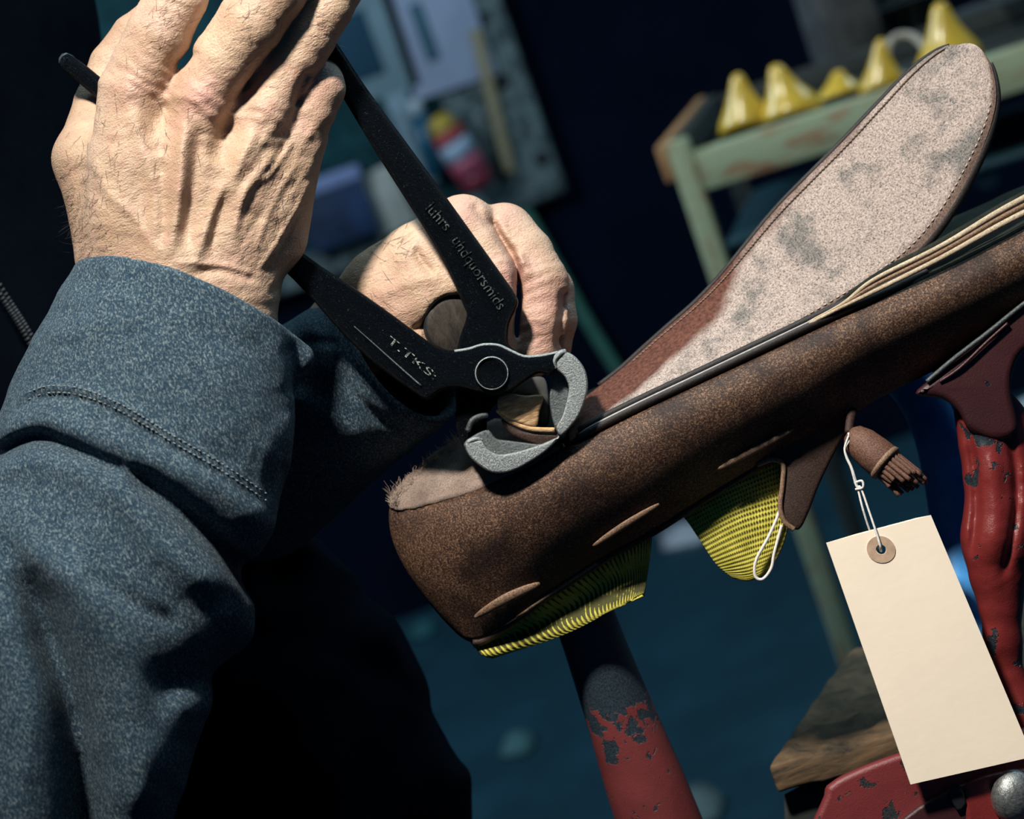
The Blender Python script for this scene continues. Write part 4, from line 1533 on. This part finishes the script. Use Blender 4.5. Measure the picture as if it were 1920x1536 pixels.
# notice board on the wall: stone-grey speckled frame panel
t = NT('speckled_grey_board')
sp = t.noise(34, 5, 0.7); s2_ = t.noise(120, 3, 0.7)
c_ = t.ramp(sp, [(0.40, (0.035, 0.050, 0.052)), (0.56, (0.17, 0.205, 0.19))])
c_ = t.mix(t.ramp(s2_, [(0.56, 0.0), (0.68, 0.6)]), c_, (0.05, 0.06, 0.07))
BOARD = t.set(c_, 0.8, 0, 0.3)
br = on_y(1066, 362, WALL_Y - 0.05)                    # lower right corner
board = thing('notice_board', 'speckled grey notice board on the dark wall behind the pincers', 'board', (br[0] - 0.45, WALL_Y - 0.02, br[2]))
v, f = box_geo((br[0] - 0.95, WALL_Y - 0.05, br[2]), (br[0], WALL_Y - 0.002, br[2] + 0.75), 0.012)
Mesh().add(v, f).build('panel', BOARD, board)
INN = plain('dark_green_felt', (0.012, 0.045, 0.050), 0.9, scale=20, var=0.6, spec=0.1)
v, f = box_geo((br[0] - 0.90, WALL_Y - 0.056, br[2] + 0.07), (br[0] - 0.185, WALL_Y - 0.045, br[2] + 0.72), 0.003)
Mesh().add(v, f).build('felt', INN, board)
HOLE = plain('black_hole', (0.008, 0.010, 0.012), 0.8)  # dark discs set on the panel in place of its holes
for hx_, hy_ in ((948, 322), (942, 152), (1016, 296), (905, 36)):
    q = on_y(hx_, hy_, WALL_Y - 0.05)
    v, f = lathe_geo([(0.012, -0.006), (0.016, 0), (0.016, 0.008)], 16)
    Mesh().add([(q[0] + a, q[1] + c, q[2] + b) for a, b, c in v], f).build('hole_disc', HOLE, board)


def sheet(name, c, w, h, rot, mat, label, cat, y=WALL_Y - 0.062, th=0.004, group=None):
    q = on_y(*c, y)
    v, f = box_geo((-w / 2, 0, -h / 2), (w / 2, th, h / 2), 0.001)
    ca, sa = math.cos(rot), math.sin(rot)
    v = [(q[0] + a * ca + b_ * sa, q[1] + bb, q[2] - a * sa + b_ * ca) for a, bb, b_ in v]
    o = Mesh().add(v, f).build(name, mat, None)
    return tag(o, label, cat, group)


PAP = plain('lilac_white_paper', (0.30, 0.33, 0.42), 0.8, scale=9, var=0.15)
PAP2 = plain('grey_green_paper', (0.17, 0.24, 0.26), 0.8, scale=9, var=0.2)
TEAL = plain('teal_print', (0.03, 0.10, 0.13), 0.8, scale=9, var=0.2)
p1 = sheet('paper_sheet', (812, 32), 0.175, 0.30, 0.02, PAP, 'pale lilac paper sheet with a teal strip, pinned on the notice board', 'paper')
q = on_y(795, 60, WALL_Y - 0.066)
v, f = box_geo((q[0] - 0.012, q[1], q[2] - 0.06), (q[0] + 0.012, q[1] + 0.003, q[2] + 0.06), 0.001)
Mesh().add(v, f).build('teal_strip', TEAL, p1)
p2 = sheet('paper_sheet', (694, 58), 0.13, 0.27, 0.03, PAP2, 'grey-green printed sheet on the notice board beside the fingers', 'paper')
q = on_y(672, 78, WALL_Y - 0.066)
v, f = box_geo((q[0] - 0.045, q[1], q[2] - 0.075), (q[0] + 0.03, q[1] + 0.003, q[2] + 0.06), 0.001)
Mesh().add(v, f).build('print_block', plain('blue_print', (0.008, 0.045, 0.075), 0.8), p2)
sheet('paper_strip', (772, 262), 0.05, 0.20, 0.0, plain('pale_strip', (0.20, 0.27, 0.30), 0.8), 'narrow pale strip behind the upper pincer handle', 'strip')
sheet('paper_strip', (722, 378), 0.085, 0.135, -0.12, plain('cream_lump', (0.42, 0.40, 0.34), 0.8, scale=12), 'cream paper scrap low on the notice board left of the handle', 'strip')
bx = thing('small_box', 'dark blue box with a lilac lid on the notice board, left of the pincer handle', 'box', on_y(640, 390, WALL_Y - 0.08))
q = on_y(640, 392, WALL_Y - 0.09)
v, f = box_geo((q[0] - 0.085, q[1], q[2] - 0.07), (q[0] + 0.06, q[1] + 0.03, q[2] + 0.045), 0.004)
Mesh().add(v, f).build('carton', plain('navy_carton', (0.010, 0.025, 0.065), 0.7, scale=14, var=0.6), bx)
v, f = box_geo((q[0] - 0.088, q[1] - 0.003, q[2] + 0.045), (q[0] + 0.063, q[1] + 0.031, q[2] + 0.075), 0.004)
Mesh().add(v, f).build('lid', plain('lilac_lid', (0.20, 0.24, 0.40), 0.7), bx)

# bright plastic bottle hanging there
bo = thing('plastic_bottle', 'small bright bottle with yellow cap and red band on the notice board', 'bottle', on_y(850, 290, WALL_Y - 0.09))
pA, pB = on_y(818, 218, WALL_Y - 0.10), on_y(902, 350, WALL_Y - 0.10)
axv = pB - pA; LB = np.linalg.norm(axv); axv /= LB
for nm, t0, t1, r0, r1, colr in (('cap', 0.0, 0.20, 0.020, 0.034, (0.42, 0.27, 0.03)), ('band', 0.2, 0.36, 0.034, 0.036, (0.36, 0.05, 0.05)),
                                 ('sticker', 0.36, 0.58, 0.036, 0.036, (0.33, 0.40, 0.48)), ('belly', 0.58, 0.82, 0.036, 0.036, (0.32, 0.055, 0.09)),
                                 ('bottom', 0.82, 1.0, 0.036, 0.03, (0.20, 0.015, 0.03))):
    v, f = tube_geo([pA + axv * LB * t0, pA + axv * LB * (t0 + t1) / 2, pA + axv * LB * t1], [r0, (r0 + r1) / 2, r1], 16, up=(0, 1, 0.1))
    Mesh().add(v, f).build(nm, plain(nm + '_plastic', colr, 0.4), bo)
bo2 = thing('plastic_bottle', 'dark blue-green bottle standing left of the yellow-capped one on the board', 'bottle', on_y(818, 320, WALL_Y - 0.09))
pA, pB = on_y(776, 186, WALL_Y - 0.09), on_y(822, 330, WALL_Y - 0.09)
for nm, a, b, r, colr in (('neck', pA, pA * .8 + pB * .2, 0.014, (0.38, 0.42, 0.44)), ('bottle_body', pA * .8 + pB * .2, pB, 0.022, (0.01, 0.07, 0.11))):
    v, f = tube_geo([a, (a + b) / 2, b], r, 16, up=(0, 1, 0.1))
    Mesh().add(v, f).build(nm, plain(nm + '_dark', colr, 0.35), bo2)
sheet('tan_strip', (924, 190), 0.022, 0.30, 0.10, plain('tan_slat', (0.28, 0.22, 0.12), 0.8), 'thin tan strip fixed upright on the speckled board', 'strip', WALL_Y - 0.068, 0.01)

# green cord hanging below the board
gpts = [on_y(x, y, WALL_Y - 0.03) for x, y in ((975, 376), (1040, 492), (1100, 600), (1165, 708), (1260, 870))]
v, f = tube_geo(crom(gpts, 6), 0.012, 12)
gp = Mesh().add(v, f).build('green_cord', plain('green_cord_cover', (0.050, 0.150, 0.105), 0.6, scale=40), None)
tag(gp, 'green cord hanging down from the notice board, behind the fist and the shoe', 'cord')

# ------------------------------------------------------------------ green bench with the yellow cones
SAGE = (0.30, 0.36, 0.225)
BW = wood_mat('flaking_sage_paint', (0.16, 0.075, 0.035), (0.40, 0.23, 0.12), SAGE, 0.57, (2, 8, 8), 12)
BWV = wood_mat('flaking_sage_paint_upright', (0.16, 0.075, 0.035), (0.40, 0.23, 0.12), SAGE, 0.57, (8, 8, 2), 12)
RAW = wood_mat('raw_orange_wood', (0.24, 0.12, 0.05), (0.50, 0.28, 0.13), None, 0.5, (8, 8, 2), 12)
DKW = wood_mat('dark_tray_wood', (0.012, 0.018, 0.018), (0.045, 0.050, 0.044), None, 0.5, (2, 8, 8), 12)
BD = 2.0
k_ = BD / FPX
bo_ = at(1246, 272, BD)
YAW = math.radians(-17)
bench = thing('wooden_bench', 'flaking sage-green wooden bench with a tray top behind the shoe sole', 'bench', (bo_[0], bo_[1], 0), None, YAW)
H = bo_[2]


def bpart(name, lo, hi, mat, bev=0.002):
    v, f = box_geo(lo, hi, bev)
    return Mesh().add(v, f).build(name, mat, bench, local=True)


TW = 40 * k_                                   # post width
bpart('leg', (0, 0, 0), (TW * 1.05, TW, H), BWV)
bpart('rail', (TW * 1.05, 0.002, H - 108 * k_), (1.5, 0.03, H - 32 * k_), BW)
bpart('tray_floor', (TW, 0.03, H - 70 * k_), (1.5, 0.36, H - 60 * k_), DKW)
bpart('end_board', (-14 * k_ - 0.004, 0.004, H - 72 * k_), (-0.001, 0.36, H), RAW)
bpart('end_lip', (0, TW, H - 60 * k_), (0.014, 0.36, H - 0.002), DKW)
bpart('back_board', (0.014, 0.345, H - 58 * k_), (1.5, 0.36, H - 10 * k_), DKW)
bpart('leg', (0.0, 0.34 - TW, 0), (TW, 0.34, H - 72 * k_), DKW)
bpart('leg', (1.42, 0.0, 0), (1.42 + TW, TW, H - 98 * k_), BWV)
bpart('lower_shelf', (TW, 0.03, H - 235 * k_), (1.5, 0.33, H - 222 * k_), plain('teal_shelf', (0.015, 0.055, 0.07), 0.6, scale=12))
# upper tier at the right
bpart('tier_board', (0.34, 0.22, H + 30 * k_), (1.5, 0.34, H + 64 * k_), wood_mat('upper_tier_wood', (0.16, 0.15, 0.09), (0.60, 0.46, 0.24), None, 0.5, (2, 8, 8), 12))
CONE = plain('glossy_yellow_plastic', (0.66, 0.45, 0.055), 0.22, scale=14, var=0.08, spec=0.6)
binv = Matrix.LocRotScale(Vector((bo_[0], bo_[1], 0)), bench.rotation_euler, None)


def cone(px_apex, px_base, dep_y, w, label, skew=0.0):
    """hollow pointed cap: concave flanks, open arched mouth at the front"""
    zf = H - 60 * k_
    # find the spot on the tray: ray to the base pixel at local y = dep_y
    d = ray(*px_base); ca, sa = math.cos(YAW), math.sin(YAW)
    ny = np.array([-sa, ca, 0])
    o_ = np.array([bo_[0], bo_[1], 0]) + ny * dep_y
    tt = ((o_ - CAM) @ ny) / (d @ ny)
    base = CAM + d * tt
    d2 = ray(*px_apex)
    apex = CAM + d2 * (((o_ - CAM) @ ny) / (d2 @ ny))
    base[2] = max(base[2], zf)
    prof = [(0.02, 1.0), (0.12, 0.985), (0.20, 0.94), (0.27, 0.85), (0.38, 0.66), (0.54, 0.45), (0.74, 0.26), (0.92, 0.12), (1.0, 0.0)]
    seg = 36
    vs, fs = [], []
    axis = apex - base
    zdrop = base[2] - zf - 0.0005
    for r, h in prof:
        for k in range(seg):
            t = 2 * math.pi * k / seg
            ex = np.array([math.cos(t), math.sin(t) * 0.8, 0]) * w * r
            p = base + axis * h + ex
            if h < 0.15:
                front = max(0.0, -math.sin(t + 0.5)) ** 0.7
                back = 1 - front
                p[2] -= back * zdrop * (1 - h / 0.15)
            vs.append(p)
    for i in range(len(prof) - 1):
        for k in range(seg):
            k2 = (k + 1) % seg
            fs.append((i * seg + k, i * seg + k2, (i + 1) * seg + k2, (i + 1) * seg + k))
    fs.append(tuple(range(seg)))
    o = Mesh().add(vs, fs).build('plastic_cone', CONE, None)
    m = o.modifiers.new('thickness', 'SOLIDIFY'); m.thickness = 0.002
    return tag(o, label, 'cone', 'yellow plastic cones on the bench')


cone((1381, 138), (1396, 228), 0.10, 0.030, 'yellow plastic cone nearest the corner post of the green bench')
cone((1452, 121), (1484, 205), 0.10, 0.034, 'yellow plastic cone leaning, second from the bench corner post')
cone((1570, 132), (1572, 172), 0.19, 0.026, 'low dull yellow cone lying further back on the bench')
cone((1650, 72), (1650, 158), 0.09, 0.024, 'yellow plastic cone standing beside the white ring')
cone((1760, 4), (1778, 110), 0.10, 0.036, 'largest yellow cone, right above the tip of the peeled sole')
# white ring
d = ray(1704, 116); ca, sa = math.cos(YAW), math.sin(YAW)
ny = np.array([-sa, ca, 0]); o_ = np.array([bo_[0], bo_[1], 0]) + ny * 0.14
rc = CAM + d * (((o_ - CAM) @ ny) / (d @ ny))
rc[2] = max(rc[2], H - 60 * k_ + 0.026)
v, f = tube_geo([rc + np.array([math.cos(t) * 0.020, math.sin(t) * 0.010, math.sin(t) * 0.0215 + 0.0]) for t in np.linspace(0, 2 * math.pi, 41)], 0.0042, 10, cap=False)
tag(Mesh().add(v, f).build('tape_ring', plain('off_white_ring', (0.42, 0.40, 0.34), 0.6), None), 'off-white ring standing between two yellow cones', 'ring')
# grey crate of bottles behind the cones
cr = at(1606, 60, 2.3)
crate = thing('grey_crate', 'weathered grey crate behind the yellow cones on the bench', 'crate', (cr[0], cr[1], cr[2] - 0.08))
GREY = plain('grey_weathered', (0.050, 0.056, 0.058), 0.8, scale=22, var=0.7)
v, f = box_geo((cr[0] - 0.035, cr[1], H - 60 * k_), (cr[0] + 0.03, cr[1] + 0.12, cr[2] + 0.08), 0.003)
Mesh().add(v, f).build('side_panel', GREY, crate)
v, f = box_geo((cr[0] + 0.03, cr[1] + 0.01, H - 60 * k_ + 0.06), (cr[0] + 0.34, cr[1] + 0.12, cr[2] + 0.015), 0.003)
Mesh().add(v, f).build('front_panel', plain('dark_crate_front', (0.016, 0.022, 0.022), 0.8, scale=20, var=0.5), crate)
v, f = box_geo((cr[0] + 0.03, cr[1] + 0.01, H - 60 * k_), (cr[0] + 0.34, cr[1] + 0.22, H - 48 * k_), 0.002)
Mesh().add(v, f).build('base', GREY, crate)
for i, (bx_, cc) in enumerate(((1640, (0.10, 0.16, 0.16)), (1674, (0.015, 0.03, 0.045)), (1706, (0.13, 0.17, 0.15)), (1732, (0.02, 0.05, 0.07)))):
    q = at(bx_, 10, 2.38)
    zb = H - 48 * k_
    hh = (q[2] + 0.10 - zb) / 0.16
    prof = [(0.011, 0.0), (0.012, 0.09 * hh), (0.007, 0.115 * hh), (0.006, 0.15 * hh), (0.0075, 0.152 * hh), (0.0075, 0.16 * hh)]
    v, f = lathe_geo(prof, 16)
    o = Mesh().add([(q[0] + a, q[1] + b, zb + c) for a, b, c in v], f).build('glass_bottle', plain('bottle_tint_%d' % i, cc, 0.2, spec=0.6), None)
    tag(o, 'slim bottle in the grey crate, %s' % ('pale one next to the crate side', 'black one between two pale ones', 'pale one above the white ring', 'dark teal one behind the largest cone')[i], 'bottle', 'bottles in the grey crate')
kq = at(1850, 330, 2.02)
v, f = lathe_geo([(0.001, 0.012), (0.008, 0.010), (0.012, 0.004), (0.013, -0.01)], 18)
tag(Mesh().add([(kq[0] + a, kq[1] - c, kq[2] + b) for a, b, c in v], f).build('round_knob', plain('pale_knob', (0.30, 0.33, 0.31), 0.35, 0.3), None),
    'pale round knob in the shade under the bench rail', 'knob')
jq = at(1930, 748, 1.6)
v, f = lathe_geo([(0.013, 0.0), (0.013, jq[2] - 0.01), (0.010, jq[2])], 20)
tag(Mesh().add([(jq[0] + a, jq[1] + b, c) for a, b, c in v], f).build('pale_pipe', plain('grey_white_pipe', (0.40, 0.44, 0.44), 0.4), None),
    'greyish white upright pipe just visible right of the red arm', 'pipe')

# ------------------------------------------------------------------ timber block lower right
TIM = wood_mat('weathered_timber', (0.018, 0.018, 0.013), (0.20, 0.125, 0.065), None, 0.5, (1.5, 1, 8), 30)
fr = [np.array(q, float) for q in ((1440, 1436, -330), (1700, 1372, -330), (1980, 1300, -330))]
bk = [np.array(q, float) for q in ((1590, 1222, -1100), (1700, 1190, -1100), (2050, 1090, -1100))]
dn = np.array([18.0, 52.0, 0.0])
N1, N2 = 26, 16
topg = []
for i in range(N1):
    u = i / (N1 - 1)
    a = fr[0] * (1 - u) + fr[2] * u; b = bk[0] * (1 - u) + bk[2] * u
    topg.append([a * (1 - w) + b * w + np.array([0, RNG.normal(0, 2.2), 0]) for w in np.linspace(0, 1, N2)])
topg = np.array(topg)
tm = Mesh()
v, f = grid_geo(topg); n0 = len(v)
low = v + dn * np.array([1, 1, 1])
V2 = np.concatenate([v, low]); F2 = list(f) + [tuple(i + n0 for i in q_) for q_ in f]
idx = lambda i, j: i * N2 + j
for i in range(N1 - 1):
    for j in (0, N2 - 1):
        F2.append((idx(i, j), idx(i + 1, j), idx(i + 1, j) + n0, idx(i, j) + n0))
for j in range(N2 - 1):
    for i in (0, N1 - 1):
        F2.append((idx(i, j), idx(i, j + 1), idx(i, j + 1) + n0, idx(i, j) + n0))
to = tm.add(P(V2), F2).build('timber_plank', TIM, None)
bvm = to.modifiers.new('worn_edges', 'BEVEL'); bvm.width = 0.0015; bvm.segments = 2; bvm.angle_limit = 0.9
tag(to, 'weathered brown timber plank lying behind the tag above the red foot plate', 'plank')
# supporting block below, lost in the dark
v, f = box_geo((0, 0, 0), (0.22, 0.16, 0.02))
blo = P([(1500, 1500, -340), (2000, 1700, -340)])
trestle = plate('support_beam', [(1470, 1490), (1700, 1436), (1990, 1366), (1990, 1900), (1560, 1900)], -1000, -380, plain('dark_beam', (0.014, 0.018, 0.018), 0.85, scale=30, var=0.6), None, 10, None, 2)
tag(trestle, 'dark beam in shadow carrying the timber plank', 'beam')

# bits of paper on the floor
for (sx, sy), sc, colr, lab in (((1275, 972), 0.060, (0.40, 0.42, 0.44), 'pale scrap on the floor seen just under the shoe between the yellow flaps'),
                                ((972, 1402), 0.035, (0.05, 0.12, 0.12), 'small teal scrap on the floor beside the red post'),
                                ((1300, 1525), 0.05, (0.12, 0.16, 0.15), 'greyish scrap on the floor right of the red post'),
                                ((790, 1172), 0.035, (0.012, 0.08, 0.085), 'teal scrap on the floor below the heel of the shoe')):
    d = ray(sx, sy)
    tt = -CAM[2] / d[2]
    if tt < 0 or (CAM + d * tt)[1] > WALL_Y - 0.1:
        tt = (WALL_Y - 0.15) / d[1]
    q = CAM + d * tt; q[2] = 0.0
    n_v = 14
    ov = [(q[0] + sc * RNG.uniform(0.7, 1.1) * math.cos(2 * math.pi * k / n_v), q[1] + 1.6 * sc * RNG.uniform(0.7, 1.1) * math.sin(2 * math.pi * k / n_v)) for k in range(n_v)]
    v = [(a, b, 0.001) for a, b in ov] + [(a, b, 0.012) for a, b in ov] + [(q[0], q[1], 0.03)]
    f = [tuple(range(n_v))] + [(k, (k + 1) % n_v, (k + 1) % n_v + n_v, k + n_v) for k in range(n_v)] + [(k + n_v, (k + 1) % n_v + n_v, 2 * n_v) for k in range(n_v)]
    tag(Mesh().add(v, f).build('paper_scrap', plain('scrap_tone', colr, 0.8), None), lab, 'scrap', 'scraps on the floor')
# ------------------------------------------------------------------ light
def lamp(name, kind, loc, target, energy, color, size):
    ld = bpy.data.lights.new(name, kind)
    ld.energy = energy
    ld.color = color
    if kind == 'AREA':
        ld.size = size
    elif kind == 'SPOT':
        ld.shadow_soft_size = size; ld.spot_size = math.radians(48); ld.spot_blend = 1.0
    o = bpy.data.objects.new(name, ld)
    COL.objects.link(o)
    o.location = Vector(loc)
    o.rotation_euler = (Vector(target) - Vector(loc)).to_track_quat('-Z', 'Y').to_euler()
    return o


focus = W(950, 650, 0)
lamp('bench_lamp', 'SPOT', W(950 - 1650, 650 - 3150, 2800), W(1120, 680, 0), 60.0, (1.0, 0.93, 0.84), 0.045)
lamp('board_fill', 'AREA', (-1.6, 2.0, 2.6), (-0.2, 4.2, 1.2), 60, (0.62, 0.82, 1.0), 0.9)  # cool fill added to brighten the notice board
lamp('floor_light', 'AREA', (2.2, 2.6, 2.6), (0.9, 3.4, 0.0), 26, (0.50, 0.80, 1.0), 0.9)  # second cool fill, added so light reaches the far floor
lamp('bench_top_light', 'SPOT', (-0.1, 0.9, 2.3), (0.55, 2.05, 1.25), 60, (1.0, 0.95, 0.86), 0.06)  # extra spot added for the cones, outside the main lamp's beam
lamp('overhead_fill', 'AREA', W(1000, -3600, 300), W(900, 800, -150), 4.0, (0.55, 0.86, 1.0), 0.5)  # soft cool fill added overhead to lift the rear sleeve
wd = bpy.data.worlds.new('world')
wd.use_nodes = True
bgn = wd.node_tree.nodes['Background']
bgn.inputs['Color'].default_value = (0.03, 0.17, 0.42, 1)
bgn.inputs['Strength'].default_value = 0.12
SC.world = wd
SC.view_settings.view_transform = 'Standard'
SC.view_settings.look = 'None'
SC.view_settings.gamma = 1
SC.view_settings.exposure = 0.0
